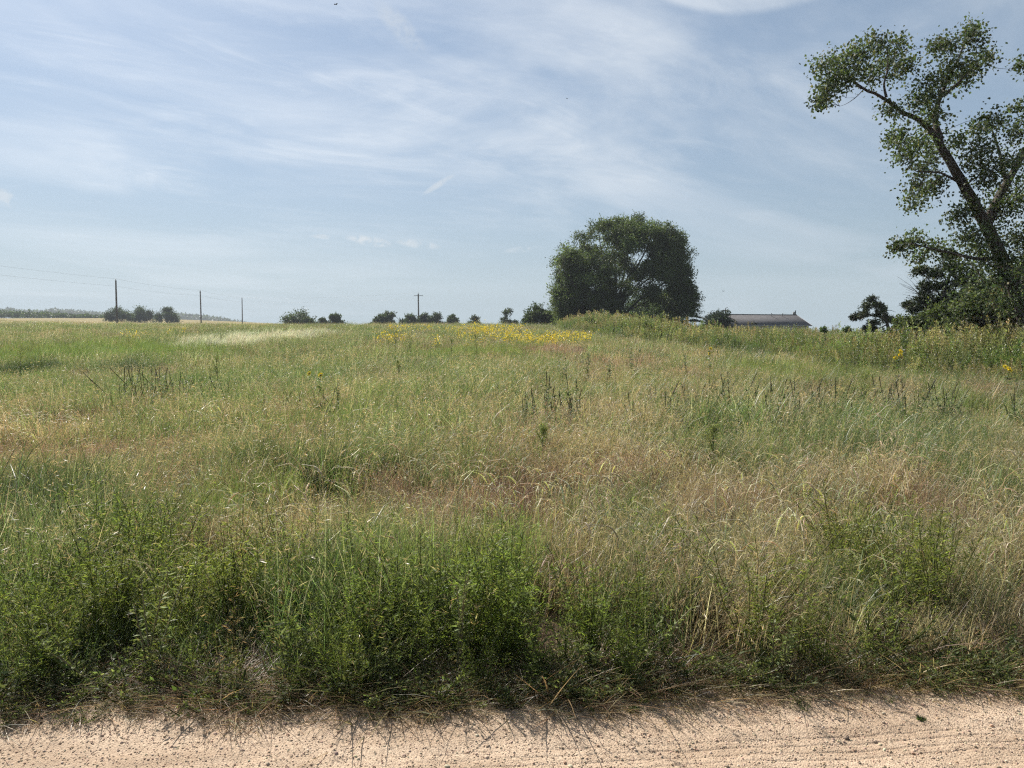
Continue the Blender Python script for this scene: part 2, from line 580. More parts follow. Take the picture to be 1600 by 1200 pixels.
def road_z(x, y):
    e = edge_y(x) - y                                  # metres in from the edge
    r = 3.36 + 0.086 * x - y                           # the same without the wobble: tyres run straight
    z = 0.012 + 0.03 * sstep(0, 2.5, e)
    z = z + 0.012 * (fbm(x * 2.2, y * 2.2, 61, 3) - 0.5) * 2 + 0.007 * (fbm(x * 13, y * 13, 71, 3) - 0.5) * 2
    w = sstep(0.36, 0.42, r) * sstep(0.78, 0.7, r) * sstep(-2.5, 1.5, x)
    brk = 0.15 + 0.85 * sstep(0.40, 0.62, fbm(x * 1.7, r * 9, 81, 2))
    z = z - w * brk * 0.0042 * (0.5 + 0.5 * np.sin(r * 2 * np.pi / 0.052 + 0.6 * fbm(x * 1.3, 0 * x, 83, 2))) ** 7 - w * 0.006
    z = z - 0.075 * sstep(-0.02, -0.30, e)             # edge feathers out below the turf
    return z


def build_road():
    xs = np.unique(np.concatenate([np.linspace(-60, -6, 40), np.linspace(-6, 6, 481), np.linspace(6, 60, 40)]))
    ss = np.unique(np.concatenate([np.linspace(-0.32, 0.30, 40), np.linspace(0.30, 0.95, 165), np.linspace(0.95, 10.6, 60)]))
    X, S = np.meshgrid(xs, ss)
    Y = 3.36 + 0.086 * X - S
    Z = road_z(X, Y)
    far = sstep(9.6, 10.4, S)
    Z = Z - far * 0.2
    nx, ny = len(xs), len(ss)
    i = np.arange(ny - 1)[:, None] * nx; j = np.arange(nx - 1)[None, :]
    Q = np.stack([i + j, i + nx + j, i + nx + j + 1, i + j + 1], -1).reshape(-1, 4)
    g = Geo()
    g.add(np.stack([X.ravel(), Y.ravel(), Z.ravel()], 1), Q, (0.47, 0.35, 0.25))
    m = bpy.data.materials.new('sandy_gravel')
    m.use_nodes = True
    t = NT(m.node_tree)
    p = t.n['Principled BSDF']
    pos = t.new('ShaderNodeNewGeometry').outputs['Position']
    vo = t.new('ShaderNodeTexVoronoi'); vo.inputs['Scale'].default_value = 150.0
    t.put(vo.inputs['Vector'], pos)
    vo2 = t.new('ShaderNodeTexVoronoi'); vo2.inputs['Scale'].default_value = 340.0
    t.put(vo2.inputs['Vector'], pos)
    sep = t.new('ShaderNodeSeparateColor'); t.put(sep.inputs[0], vo.outputs['Color'])
    base = t.mix(sep.outputs[0], (0.325, 0.24, 0.17, 1), (0.425, 0.33, 0.242, 1))
    dark = t.math('GREATER_THAN', sep.outputs[1], 0.95)
    base = t.mix(t.math('MULTIPLY', dark, 0.6), base, (0.17, 0.12, 0.09, 1))
    n1 = t.remap(t.noise(t.vmath('MULTIPLY', pos, (0.35, 1.0, 1.0)), 3.2, 5, 0.62), 0.3, 0.7)
    base = t.mix(1.0, base, t.mix(n1, (0.80, 0.77, 0.74, 1), (1.14, 1.15, 1.16, 1)), 'MULTIPLY')
    t.put(p.inputs['Base Color'], base)
    p.inputs['Roughness'].default_value = 0.95
    p.inputs['Specular IOR Level'].default_value = 0.15
    h = t.math('ADD', t.math('MULTIPLY', vo.outputs['Distance'], -0.8), t.math('MULTIPLY', vo2.outputs['Distance'], -0.35))
    b = t.new('ShaderNodeBump'); b.inputs['Strength'].default_value = 1.0; b.inputs['Distance'].default_value = 0.0035
    t.put(b.inputs['Height'], h); t.l.new(b.outputs[0], p.inputs['Normal'])
    o = link('gravel_road', g.mesh('gravel_road', m))
    o['kind'] = 'structure'; o['label'] = 'sandy pink gravel road with faint tyre lines'


build_ground()
build_road()

# ------------------------------------------------------------------ scattering of uncountable stuff (geometry nodes)
def rot_mat_z(P, a):
    c, s = math.cos(a), math.sin(a)
    return P @ np.array([[c, s, 0], [-s, c, 0], [0, 0, 1]])


def scatter(name, label, sources, pts, idx, rot, scl, tint):
    """one 'stuff' object: instances of the source meshes on points"""
    col = bpy.data.collections.new(name + '_sources')
    for k, (me) in enumerate(sources):
        o = bpy.data.objects.new('%s_%02d' % (me.name, k), me)
        col.objects.link(o)
    # collection children come out in name order
    order = sorted(range(len(sources)), key=lambda k: '%s_%02d' % (sources[k].name, k))
    inv = np.empty(len(order), int); inv[order] = np.arange(len(order))
    n = len(pts)
    me = bpy.data.meshes.new(name)
    me.vertices.add(n); me.vertices.foreach_set('co', np.asarray(pts, np.float32).ravel())
    for nm, typ, key, arr in (('idx', 'INT', 'value', inv[np.asarray(idx)].astype(np.int32)), ('rot', 'FLOAT_VECTOR', 'vector', np.asarray(rot, np.float32)),
                              ('scl', 'FLOAT_VECTOR', 'vector', np.asarray(scl, np.float32)),
                              ('tint', 'FLOAT_COLOR', 'color', np.concatenate([np.asarray(tint, np.float32), np.ones((n, 1), np.float32)], 1))):
        a = me.attributes.new(nm, typ, 'POINT')
        a.data.foreach_set(key, np.ascontiguousarray(arr).ravel())
    o = link(name, me)
    o['kind'] = 'stuff'; o['label'] = label
    ng = bpy.data.node_groups.new(name + '_nodes', 'GeometryNodeTree')
    ng.interface.new_socket('Geometry', in_out='INPUT', socket_type='NodeSocketGeometry')
    ng.interface.new_socket('Geometry', in_out='OUTPUT', socket_type='NodeSocketGeometry')
    N, Lk = ng.nodes, ng.links
    gi = N.new('NodeGroupInput'); go = N.new('NodeGroupOutput')
    iop = N.new('GeometryNodeInstanceOnPoints')
    ci = N.new('GeometryNodeCollectionInfo')
    ci.inputs['Collection'].default_value = col
    ci.inputs['Separate Children'].default_value = True
    ci.inputs['Reset Children'].default_value = True

    def na(nm, dt):
        nd = N.new('GeometryNodeInputNamedAttribute'); nd.data_type = dt
        nd.inputs['Name'].default_value = nm
        return nd.outputs['Attribute']
    Lk.new(gi.outputs[0], iop.inputs['Points'])
    Lk.new(ci.outputs[0], iop.inputs['Instance'])
    iop.inputs['Pick Instance'].default_value = True
    Lk.new(na('idx', 'INT'), iop.inputs['Instance Index'])
    e2r = N.new('FunctionNodeEulerToRotation')
    Lk.new(na('rot', 'FLOAT_VECTOR'), e2r.inputs[0])
    Lk.new(e2r.outputs[0], iop.inputs['Rotation'])
    Lk.new(na('scl', 'FLOAT_VECTOR'), iop.inputs['Scale'])
    Lk.new(iop.outputs[0], go.inputs[0])
    md = o.modifiers.new('scatter', 'NODES')
    md.node_group = ng
    return o


# --- source tufts.  family -> colours
GREEN = [(0.112, 0.150, 0.052), (0.155, 0.190, 0.072), (0.078, 0.112, 0.044), (0.36, 0.32, 0.21)]
TAN = [(0.38, 0.305, 0.195), (0.27, 0.20, 0.12), (0.16, 0.165, 0.075), (0.52, 0.45, 0.32)]
RED = [(0.26, 0.155, 0.125), (0.33, 0.225, 0.175), (0.20, 0.12, 0.092), (0.15, 0.15, 0.08)]
FORB = [(0.120, 0.160, 0.036), (0.170, 0.208, 0.050), (0.085, 0.120, 0.034)]


def tuft(name, cols, w, seed, n, rad, hgt, width, lean=0.25, curl=0.9, seg=3, heads=0.0, headcol=(0.40, 0.31, 0.18), wind=0.28, hv=0.22, group=1):
    rng = np.random.default_rng(seed)
    g = Geo()
    n *= group
    sub = np.repeat(np.arange(group), n // group)            # a sod of several tufts
    R_ = rad * math.sqrt(group) if group > 1 else 0.0
    cr = R_ * np.sqrt((np.arange(group) + rng.random(group)) / group); ca = np.arange(group) * 2.4 + rng.normal(size=group) * 0.4
    r = rad * np.sqrt(rng.random(n)); a = rng.random(n) * 2 * np.pi
    B = np.stack([cr[sub] * np.cos(ca[sub]) + r * np.cos(a), cr[sub] * np.sin(ca[sub]) + r * np.sin(a), np.full(n, -0.03)], 1)
    az = rng.random(n) * 2 * np.pi
    tl = rng.normal(0, 0.5, group); ta = rng.random(group) * 6.283
    hx = np.cos(az) + wind * 1.6 + (tl * np.cos(ta))[sub]; hy = np.sin(az) + (tl * np.sin(ta))[sub]
    az = np.arctan2(hy, hx)
    L = hgt * np.clip(rng.normal(1, hv, n), 0.35, 1.7) * np.exp(rng.normal(size=group) * 0.14)[sub]
    tone = np.exp(rng.normal(size=(group, 1)) * 0.13) * np.exp(rng.normal(size=(group, 3)) * 0.05)
    T = g.blades(B, az, L, np.abs(rng.normal(lean, 0.16, n)), np.abs(rng.normal(curl, 0.45, n)), width * np.exp(rng.normal(size=n) * 0.25),
                 np.clip(cmix(cols, w, n, rng) * tone[sub], 0.004, 0.8), seg, 0.9, rng)
    k = int(heads * n)
    if k:
        # loose seed heads: short leaflets along the top of some stems
        pick = rng.permutation(n)[:k]; hp = T[pick]; az = az[pick]
        for j in range(4):
            D = np.stack([np.cos(az[:k]) * 0.8, np.sin(az[:k]) * 0.8, rng.normal(-0.2, 0.5, k)], 1) + rng.normal(size=(k, 3)) * 0.35
            g.leaves(hp - D * 0.01 * j + rng.normal(size=(k, 3)) * 0.012, D, 0.030 + 0.03 * rng.random(k), width * 0.75, cvar(headcol, k, rng), rng)
    return g.mesh(name, M_GRASS)


def foxtail(seed, n=5, hgt=0.6):
    """tan stalks that bend over with a thick soft head"""
    rng = np.random.default_rng(seed)
    g = Geo()
    for i in range(n):
        b = rng.normal(size=2) * 0.07
        az = rng.normal(0.1, 0.9)
        h = hgt * rng.uniform(0.7, 1.15)
        t = np.linspace(0, 1, 8)
        ang = 0.05 + 0.20 * t + (rng.uniform(1.2, 3.0)) * np.clip(t - 0.72, 0, 1) ** 1.1 * 3.2
        st = h / 7
        x = np.cumsum(np.sin(ang)) * st; z = np.cumsum(np.cos(ang)) * st
        P = np.stack([b[0] + x * np.cos(az), b[1] + x * np.sin(az), z - st], 1)
        c = cvar((0.58, 0.50, 0.36), 1, rng)[0]
        g.tube(P, np.linspace(0.0020, 0.0015, 8), 3, c * 0.9)
        T = nrm(P[-1] - P[-2]); hl = rng.uniform(0.05, 0.10)
        droop = np.array([0, 0, -2.2])
        Hd = np.stack([P[-1] + T * hl * s + droop * hl * 0.35 * s * s for s in np.linspace(0, 1, 6)])
        g.tube(Hd, np.array([0.0015, 0.0034, 0.0042, 0.0040, 0.0030, 0.0010]), 5, c * 1.05)
        m = 34
        s = rng.random(m); pb = P[-1] + T * hl * s[:, None] + droop * hl * 0.35 * (s * s)[:, None]
        D = T + rng.normal(size=(m, 3)) * 0.55
        g.leaves(pb, D, 0.016, 0.0016, cvar((0.58, 0.50, 0.37), m, rng), rng)
    return g.mesh('foxtail', M_GRASS)


def forb(seed, h=0.65, nb=6, leaf=0.05, lw=0.22, cols=FORB, w=(3, 3, 2), per=26, name='forb', mat=None, spread=0.55, lean=0.15):
    """leafy weed: upright stems with side branches carrying narrow leaves"""
    rng = np.random.default_rng(seed)
    g = Geo()
    leafP, leafD, leafL = [], [], []
    for i in range(nb):
        az = rng.random() * 6.283; le = abs(rng.normal(lean, 0.12)) * 1.6
        hh = h * rng.uniform(0.65, 1.1)
        t = np.linspace(0, 1, 6)
        P = np.stack([np.cos(az) * (0.03 + hh * le * t ** 1.4), np.sin(az) * (0.03 + hh * le * t ** 1.4), hh * t - 0.02], 1) + rng.normal(size=(6, 3)) * 0.008
        g.tube(P, np.linspace(0.0035, 0.0012, 6), 3, cvar((0.10, 0.12, 0.045), 1, rng)[0])
        s = rng.random(per) ** 0.75
        base = np.stack([np.interp(s, t, P[:, k]) for k in range(3)], 1)
        a2 = rng.random(per) * 6.283
        D = np.stack([np.cos(a2), np.sin(a2), rng.uniform(0.1, 0.9, per)], 1)
        # side sprigs: a leaf group around each node
        for q in range(3):
            off = nrm(D) * (spread * 0.11 * (1.15 - s)[:, None]) * rng.random((per, 1)) * (q + 0.3)
            leafP.append(base + off); leafD.append(D + rng.normal(size=(per, 3)) * 0.45); leafL.append(leaf * rng.uniform(0.6, 1.25, per) * (1.15 - 0.5 * s))
    P = np.concatenate(leafP); D = np.concatenate(leafD); L = np.concatenate(leafL)
    g.leaves(P, D, L, L * lw, cmix(cols, w, len(P), rng), rng, 0.42, 0.06)
    return g.mesh(name, mat or M_FORB)


def tallweed(seed, h=1.5, cols=FORB, w=(2, 3, 1), top=(0.25, 0.22, 0.09), mat=None, big=1.0, name='tall_weed', stems=12):
    """goldenrod / horseweed like wand: narrow leaves all the way up and a plume at the top"""
    rng = np.random.default_rng(seed)
    g = Geo()
    for i in range(stems):
        az = rng.random() * 6.283; le = abs(rng.normal(0.05, 0.05)); hh = h * rng.uniform(0.68, 1.08)
        t = np.linspace(0, 1, 5)
        b = rng.normal(size=2) * 0.062 * stems ** 0.75
        P = np.stack([b[0] + np.cos(az) * hh * le * t ** 1.5, b[1] + np.sin(az) * hh * le * t ** 1.5, hh * t - 0.03], 1)
        g.tube(P, np.linspace(0.006, 0.002, 5), 3, cvar((0.12, 0.13, 0.05), 1, rng)[0])
        m = 64
        s = rng.uniform(0.12, 0.86, m)
        base = np.stack([np.interp(s, t, P[:, k]) for k in range(3)], 1)
        a2 = rng.random(m) * 6.283
        D = np.stack([np.cos(a2), np.sin(a2), rng.uniform(-0.1, 1.1, m)], 1)
        L = rng.uniform(0.07, 0.13, m) * big * (1.2 - 0.6 * s)
        g.leaves(base, D, L, L * 0.16 * big, cmix(cols, w, m, rng), rng)
        m = 60
        s = rng.uniform(0.70, 1.03, m)
        base = np.stack([np.interp(s, t, P[:, k]) for k in range(3)], 1); base[:, 2] += np.maximum(s - 1, 0) * hh
        a2 = rng.random(m) * 6.283
        rr = 0.085 * big * (1.06 - s) / 0.36 * rng.random(m)
        base[:, 0] += np.cos(a2) * rr; base[:, 1] += np.sin(a2) * rr
        D = np.stack([np.cos(a2) * 0.5, np.sin(a2) * 0.5, rng.uniform(0.5, 1.3, m)], 1)
        g.leaves(base, D, 0.05 * big, 0.013 * big, cvar(top, m, rng, 0.25), rng)
    return g.mesh(name, mat or M_GRASS)


def field_points(rng, y0, y1, dens, margin=2.5, xlim=None):
    """random points in the wedge of land the camera overlooks (with margin), between two distances"""
    W = 0.74 * y1 + margin
    n = int(dens * 2 * W * (y1 - y0))
    x = rng.uniform(-W, W, n); y = rng.uniform(y0, y1, n)
    k = np.abs(x) < 0.74 * y + margin
    return x[k], y[k]


def front_x(y):
    """front edge of the tall weed stand on the right"""
    return np.interp(y, [14, 18, 22, 27, 36, 46, 56, 66, 80, 95], [15.8, 14.2, 12.6, 12.6, 12.7, 10.2, 6.6, 4.6, 5.5, 9.0])


def build_field():
    rng = np.random.default_rng(101)
    # three levels of detail, each with green / tan / red / bright families
    fams = {}
    src = []

    def reg(key, meshes):
        fams[key] = list(range(len(src), len(src) + len(meshes))); src.extend(meshes)
    GR = 7
    for lod, (nb, rad, wd, sg) in enumerate(((62, 0.13, 0.0048, 4), (46, 0.20, 0.0072, 3), (38, 0.38, 0.013, 2))):
        tag = 'abc'[lod]
        reg(('green', lod), [tuft('tuft_green_' + tag, GREEN, (4, 3, 2, 1.3), 10 + s + lod * 50, nb, rad, 0.44, wd, 0.25, 0.65, sg, 0.10, group=GR) for s in range(4)])
        reg(('bright', lod), [tuft('tuft_bright_' + tag, [(0.16, 0.20, 0.065), (0.20, 0.235, 0.085), (0.12, 0.155, 0.05)], (3, 2, 2), 20 + s + lod * 50, nb, rad, 0.46, wd, 0.15, 0.5, sg, group=GR) for s in range(3)])
        reg(('tan', lod), [tuft('tuft_tan_' + tag, TAN, (4, 3, 2.4, 1.5), 30 + s + lod * 50, nb, rad, 0.43, wd * 0.9, 0.32, 0.6, sg, 0.3, group=GR) for s in range(4)])
        reg(('red', lod), [tuft('tuft_red_' + tag, RED, (4, 3, 2, 2), 40 + s + lod * 50, int(nb * 1.3), rad, 0.42, wd * 0.62, 0.35, 0.6, sg, 0.35, (0.30, 0.18, 0.13), group=GR) for s in range(3)])
    reg(('white', 2), [tuft('tuft_white', [(0.66, 0.61, 0.54), (0.50, 0.44, 0.36), (0.2, 0.2, 0.1)], (3, 3, 3), 77 + s, 40, 0.35, 0.55, 0.014, 0.3, 0.9, 2, group=GR) for s in range(2)])
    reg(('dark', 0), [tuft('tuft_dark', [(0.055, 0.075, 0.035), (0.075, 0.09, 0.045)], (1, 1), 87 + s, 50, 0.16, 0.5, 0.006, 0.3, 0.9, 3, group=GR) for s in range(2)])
    P, I, R, S, T = [], [], [], [], []
    for lod, y0, y1, dens in ((0, 3.3, 9.5, 9.0), (1, 9.5, 26, 4.3), (2, 26, 62, 1.6), (2, 62, 135, 0.62), (2, 135, 200, 0.28)):
        x, y = field_points(rng, y0, y1, dens)
        e = y - edge_y(x)
        keep = e > 0.30 + 0.25 * rng.random(len(x)) ** 2
        keep &= rng.random(len(x)) > 0.30 * pval('forb', x, y)
        # thin out under the tall stand on the right
        keep &= ~((x > front_x(y) + 1.5) & (rng.random(len(x)) < 0.7))
        if lod == 2 and y0 >= 135:
            keep &= x < -0.30 * y
        x, y, e = x[keep], y[keep], e[keep]
        n = len(x)
        nz = fbm(x * 0.35, y * 0.22, 201, 4); nz2 = fbm(x * 0.8, y * 0.5, 301, 4)
        far = sstep(10, 45, y)
        wr = 0.08 + 6.0 * pval('red', x, y) + 0.45 * sstep(0.52, 0.66, nz)
        wt = 0.15 + 4.0 * pval('tan', x, y) + 0.55 * sstep(0.52, 0.68, nz2) * (1 - 0.5 * far)
        wg = 1.0 + 6.0 * pval('green', x, y) + 1.0 * sstep(0.5, 0.35, nz) + 0.7 * pval('forb', x, y)
        wb = 0.08 + 10.0 * pval('bright', x, y)
        # dry grass zone across the near field
        wt = wt + 0.45 * sstep(4.2, 5.2, y) * sstep(11, 7, y) * (0.2 + 0.8 * sstep(-1, 2, x)) + 1.6 * sstep(1.0, 1.6, x) * sstep(5.5, 4.5, y)
        wt = wt * (1 - 0.55 * sstep(18, 40, y)); wt = np.where((y > 135) & (x < -15), 3.0, wt)
        w = np.stack([wg, wb, wt, wr], 1); w /= w.sum(1, keepdims=True)
        cu = np.cumsum(w, 1); kind = (rng.random(n)[:, None] > cu).sum(1)
        keys = ['green', 'bright', 'tan', 'red']
        idx = np.zeros(n, int)
        for k, nm in enumerate(keys):
            m = kind == k
            idx[m] = rng.choice(fams[(nm, lod)], m.sum())
        if lod == 2:
            m = rng.random(n) < pval('white', x, y) * 0.95
            idx[m] = rng.choice(fams[('white', 2)], m.sum())
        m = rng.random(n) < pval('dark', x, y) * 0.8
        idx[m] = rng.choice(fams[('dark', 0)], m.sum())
        hs = 0.72 + 0.5 * fbm(x * 0.5, y * 0.5, 401, 3) + 0.2 * pval('green', x, y) - 0.25 * pval('red', x, y)
        hs = hs * (0.5 + 0.5 * sstep(0.2, 0.9, e)) * np.where(pval('bright', x, y) > 0.4, 0.85, 1.0)
        hs = hs * np.exp(rng.normal(size=n) * 0.08)
        wid = np.where(lod == 2, 0.75 + 0.25 * np.minimum(y / 60, 2.2), 1.0)
        P.append(np.stack([x, y, terrain(x, y)], 1)); I.append(idx)
        rz = rng.normal(0, 0.9, n)
        R.append(np.stack([rng.normal(0, 0.10, n), rng.normal(0.05, 0.10, n), rz], 1))
        S.append(np.stack([hs * wid, hs * wid, hs], 1))
        ti = np.exp(rng.normal(size=(n, 1)) * 0.12) * np.ones((n, 3))
        g_ = fbm(x * 0.15, y * 0.1, 501, 3)[:, None]
        ti = ti * (1 + (g_ - 0.5) * np.array([0.55, 0.28, 0.35]))
        T.append(ti)
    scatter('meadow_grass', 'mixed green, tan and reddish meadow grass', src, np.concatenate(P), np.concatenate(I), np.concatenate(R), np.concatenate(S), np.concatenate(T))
    return sum(len(p) for p in P)


def build_verge():
    rng = np.random.default_rng(202)
    src = [forb(300 + s, 0.60, 7, 0.043, 0.125, FORB, (3, 3, 2), 36, 'verge_forb') for s in range(5)]
    src += [forb(320 + s, 0.5, 7, 0.034, 0.12, [(0.115, 0.165, 0.036), (0.155, 0.20, 0.05)], (1, 1), 34, 'verge_kochia', spread=0.4) for s in range(3)]
    src += [forb(340 + s, 0.42, 5, 0.06, 0.26, [(0.10, 0.13, 0.06), (0.13, 0.16, 0.08)], (1, 1), 18, 'verge_pale') for s in range(2)]
    src += [forb(360 + s, 0.62, 4, 0.05, 0.10, [(0.26, 0.19, 0.11), (0.34, 0.26, 0.16)], (1, 1), 9, 'verge_dead') for s in range(2)]
    x, y = field_points(rng, 3.3, 6.4, 70)
    e = y - edge_y(x)
    d = np.clip(pval('forb', x, y) * 0.95 + 0.035, 0, 1) * sstep(0.02, 0.22, e) * sstep(3.0, 1.5, e)
    left = np.maximum(0.5 * sstep(0.9, -1.4, x), 0.10) * sstep(0.02, 0.25, e) * sstep(1.9, 0.9, e)
    k = rng.random(len(x)) < np.maximum(d, left)
    x, y, e = x[k], y[k], e[k]
    n = len(x)
    nz = fbm(x * 0.9, y * 0.9, 911, 3)
    idx = np.where(nz > 0.52, rng.integers(5, 8, n), rng.integers(0, 5, n))
    idx = np.where(rng.random(n) < 0.07, rng.integers(8, 10, n), idx)
    idx = np.where(rng.random(n) < 0.10, rng.integers(10, 12, n), idx)
    hs = 0.80 * (0.62 + 0.45 * sstep(0.08, 0.5, e)) * (0.72 + 0.5 * fbm(x * 0.8, y * 0.8, 611, 2)) * np.exp(rng.normal(size=n) * 0.14) * (0.8 + 0.4 * fbm(x * 1.3, y * 1.3, 77, 2))
    ti = np.exp(rng.normal(size=(n, 1)) * 0.18) * (1 + (fbm(x * 0.6, y * 0.6, 512, 3)[:, None] - 0.5) * np.array([0.6, 0.15, 0.3]))
    # scattered forbs further into the field
    x2, y2 = field_points(rng, 6.0, 30, 1.8)
    m = rng.random(len(x2)) < 0.15 + 0.85 * np.maximum(pval('green', x2, y2), sstep(0.5, 0.62, fbm(x2 * 0.3, y2 * 0.3, 42, 3)))
    x2, y2 = x2[m], y2[m]; n2 = len(x2)
    idx2 = rng.integers(0, 10, n2)
    hs2 = np.exp(rng.normal(-0.30, 0.18, n2))
    ti2 = np.exp(rng.normal(size=(n2, 1)) * 0.2) * np.array([1.15, 1.05, 1.25])
    x, y = np.concatenate([x, x2]), np.concatenate([y, y2])
    n = len(x)
    hs = np.concatenate([hs, hs2])
    scatter('verge_weeds', 'bushy green weeds crowding the road verge and dotted through the grass', src, np.stack([x, y, terrain(x, y)], 1), np.concatenate([idx, idx2]),
            np.stack([rng.normal(0, 0.12, n), rng.normal(0.04, 0.12, n), rng.random(n) * 6.283], 1), np.stack([hs, hs, hs], 1), np.concatenate([ti, ti2]))
    # dead flattened grass along the gravel edge
    src = [tuft('thatch', [(0.22, 0.155, 0.085), (0.30, 0.22, 0.12), (0.15, 0.105, 0.06), (0.10, 0.11, 0.04)], (3, 2, 2, 1.5), 600 + s, 46, 0.10, 0.24, 0.0034, 1.15, 0.5, 4, wind=0.0) for s in range(4)]
    src += [forb(640 + s, 0.13, 6, 0.022, 0.35, [(0.075, 0.10, 0.035), (0.11, 0.12, 0.05)], (1, 1), 12, 'edge_sprig', lean=0.5) for s in range(2)]
    n = 3000
    x = rng.uniform(-5.5, 5.5, n)
    e = rng.normal(0.14, 0.17, n) + 0.05 * (fbm(x * 2, x * 0, 5) - 0.5)
    k = (e > -0.16) & (rng.random(n) < 0.35 + 0.8 * sstep(-0.05, 0.12, e) + 0.25 * sstep(0.5, 0.65, fbm(x * 1.4, 0 * x, 14)))
    x, e = x[k], e[k]; n = len(x); y = edge_y(x) + e
    z = np.maximum(terrain(x, y), np.where(e < 0.2, road_z(x, y), -1))
    idx = np.where(rng.random(n) < 0.2, rng.integers(4, 6, n), rng.integers(0, 4, n))
    hs = np.exp(rng.normal(-0.05, 0.25, n)) * (0.5 + 0.6 * sstep(-0.12, 0.15, e))
    scatter('dry_thatch', 'dead brown grass lying along the gravel edge', src, np.stack([x, y, z], 1), idx,
            np.stack([rng.normal(0, 0.1, n), rng.normal(0, 0.1, n), rng.random(n) * 6.283], 1), np.stack([hs, hs, hs], 1), np.exp(rng.normal(size=(n, 1)) * 0.2) * np.ones((n, 3)))


def build_foxtail():
    rng = np.random.default_rng(303)
    src = [foxtail(700 + s) for s in range(5)]
    x, y = field_points(rng, 4.0, 15, 15, 2.0)
    w = 0.12 + 0.9 * pval('tan', x, y) + 0.3 * sstep(0.5, 0.62, fbm(x * 0.5, y * 0.5, 88, 3))
    k = (rng.random(len(x)) < w * sstep(15, 9, y)) & (y - edge_y(x) > 0.7)
    x, y = x[k], y[k]; n = len(x)
    hs = np.exp(rng.normal(-0.10, 0.16, n))
    scatter('foxtail_grass', 'pale tan grass stalks with drooping soft seed heads', src, np.stack([x, y, terrain(x, y)], 1), rng.integers(0, 5, n),
            np.stack([rng.normal(0, 0.1, n), rng.normal(0.05, 0.1, n), rng.normal(0, 0.8, n)], 1), np.stack([hs, hs, hs], 1), np.exp(rng.normal(size=(n, 1)) * 0.15) * np.ones((n, 3)))


def build_tall_stand():
    rng = np.random.default_rng(404)
    tops = [(0.20, 0.205, 0.08), (0.25, 0.225, 0.10), (0.27, 0.215, 0.11), (0.13, 0.17, 0.055), (0.17, 0.20, 0.065), (0.13, 0.175, 0.05)]
    src = [tallweed(800 + s, 1.5, [(0.12, 0.168, 0.05), (0.16, 0.20, 0.06), (0.088, 0.125, 0.042)], (2, 2, 2), tops[s], big=1.3) for s in range(6)]
    n = 6200
    y = rng.uniform(15, 92, n); x = front_x(y) + rng.uniform(-0.9, 26, n) ** 1.0
    dens = np.where(x - front_x(y) < 4, 1.0, 0.5)
    edge = sstep(-0.9, 0.6, x - front_x(y) + (fbm(x * 0.5, y * 0.4, 64, 3) - 0.5) * 3)
    vis = (x < 0.74 * y + 4)
    k = (rng.random(n) < dens * edge) & vis
    x, y = x[k], y[k]; n = len(x)
    zone = fbm(x * 0.25, y * 0.25, 71, 3)
    idx = np.where(zone > 0.56, rng.integers(0, 3, n), rng.integers(0, 6, n))
    d = x - front_x(y)
    hs = (0.55 + 0.45 * sstep(-0.5, 2.0, d)) * np.exp(rng.normal(0.0, 0.13, n)) * (0.78 + 0.50 * fbm(x * 0.4, y * 0.4, 92, 3))
    hs *= np.interp(y, [15, 25, 33, 50, 57, 90], [0.98, 0.98, 0.86, 0.84, 1.0, 0.9])
    hs *= np.where((x > 13) & (y > 33), 0.83, 1.0)
    ti = np.exp(rng.normal(size=(n, 1)) * 0.22) * (1 + (fbm(x * 0.5, y * 0.5, 97, 3)[:, None] - 0.5) * np.array([0.9, 0.5, 0.6]))
    scatter('tall_weed_stand', 'dense stand of tall feathery weeds with straw coloured tops', src, np.stack([x, y, terrain(x, y)], 1), idx,
            np.stack([rng.normal(0, 0.06, n), rng.normal(0.03, 0.06, n), rng.random(n) * 6.283], 1), np.stack([hs * 1.1, hs * 1.1, hs], 1), ti)


def yellow_flower_clump(seed):
    rng = np.random.default_rng(seed)
    g = Geo()
    n = 12
    B = np.concatenate([rng.normal(size=(n, 2)) * 0.22, np.zeros((n, 1))], 1)
    T = g.blades(B, rng.random(n) * 6.283, rng.uniform(0.45, 0.85, n), np.abs(rng.normal(0.1, 0.08, n)), np.abs(rng.normal(0.2, 0.1, n)), np.full(n, 0.012), cvar((0.13, 0.15, 0.045), n, rng), 2, 0.6, rng)
    for j in range(3):
        D = rng.normal(size=(n, 3)) + np.array([0, -0.2, 0.4])
        g.leaves(T + rng.normal(size=(n, 3)) * 0.04, D, 0.065, 0.05, cvar((0.55, 0.40, 0.03), n, rng, 0.15, 0.05), rng)
    return g.mesh('flower_clump', M_GRASS)


def build_yellow():
    rng = np.random.default_rng(505)
    src = [yellow_flower_clump(900 + s) for s in range(3)]
    n = 9000
    P = []
    for (cx, cy, rx, ry, w) in PATCH['yellow']:
        ry = min(ry, 5.0); m = int(np.clip(rx * ry * 5.0, 4, 300))
        a = rng.random(m) * 6.283; r = np.sqrt(rng.random(m)) * 1.15
        P.append(np.stack([cx + np.cos(a) * r * rx, cy + np.sin(a) * r * ry], 1))
    P = np.concatenate(P)
    k = fbm(P[:, 0] * 0.5, P[:, 1] * 0.35, 31, 3) > 0.40
    x, y = P[k, 0], P[k, 1]
    k = x < front_x(y) + 1
    x, y = x[k], y[k]; n = len(x)
    hs = np.exp(rng.normal(-0.08, 0.15, n))
    scatter('yellow_wildflowers', 'drift of bright yellow wildflowers along the rise', src, np.stack([x, y, terrain(x, y)], 1), rng.integers(0, 3, n),
            np.stack([0 * x, 0 * x, rng.random(n) * 6.283], 1), np.stack([hs, hs, hs], 1), np.exp(rng.normal(size=(n, 1)) * 0.1) * np.ones((n, 3)))


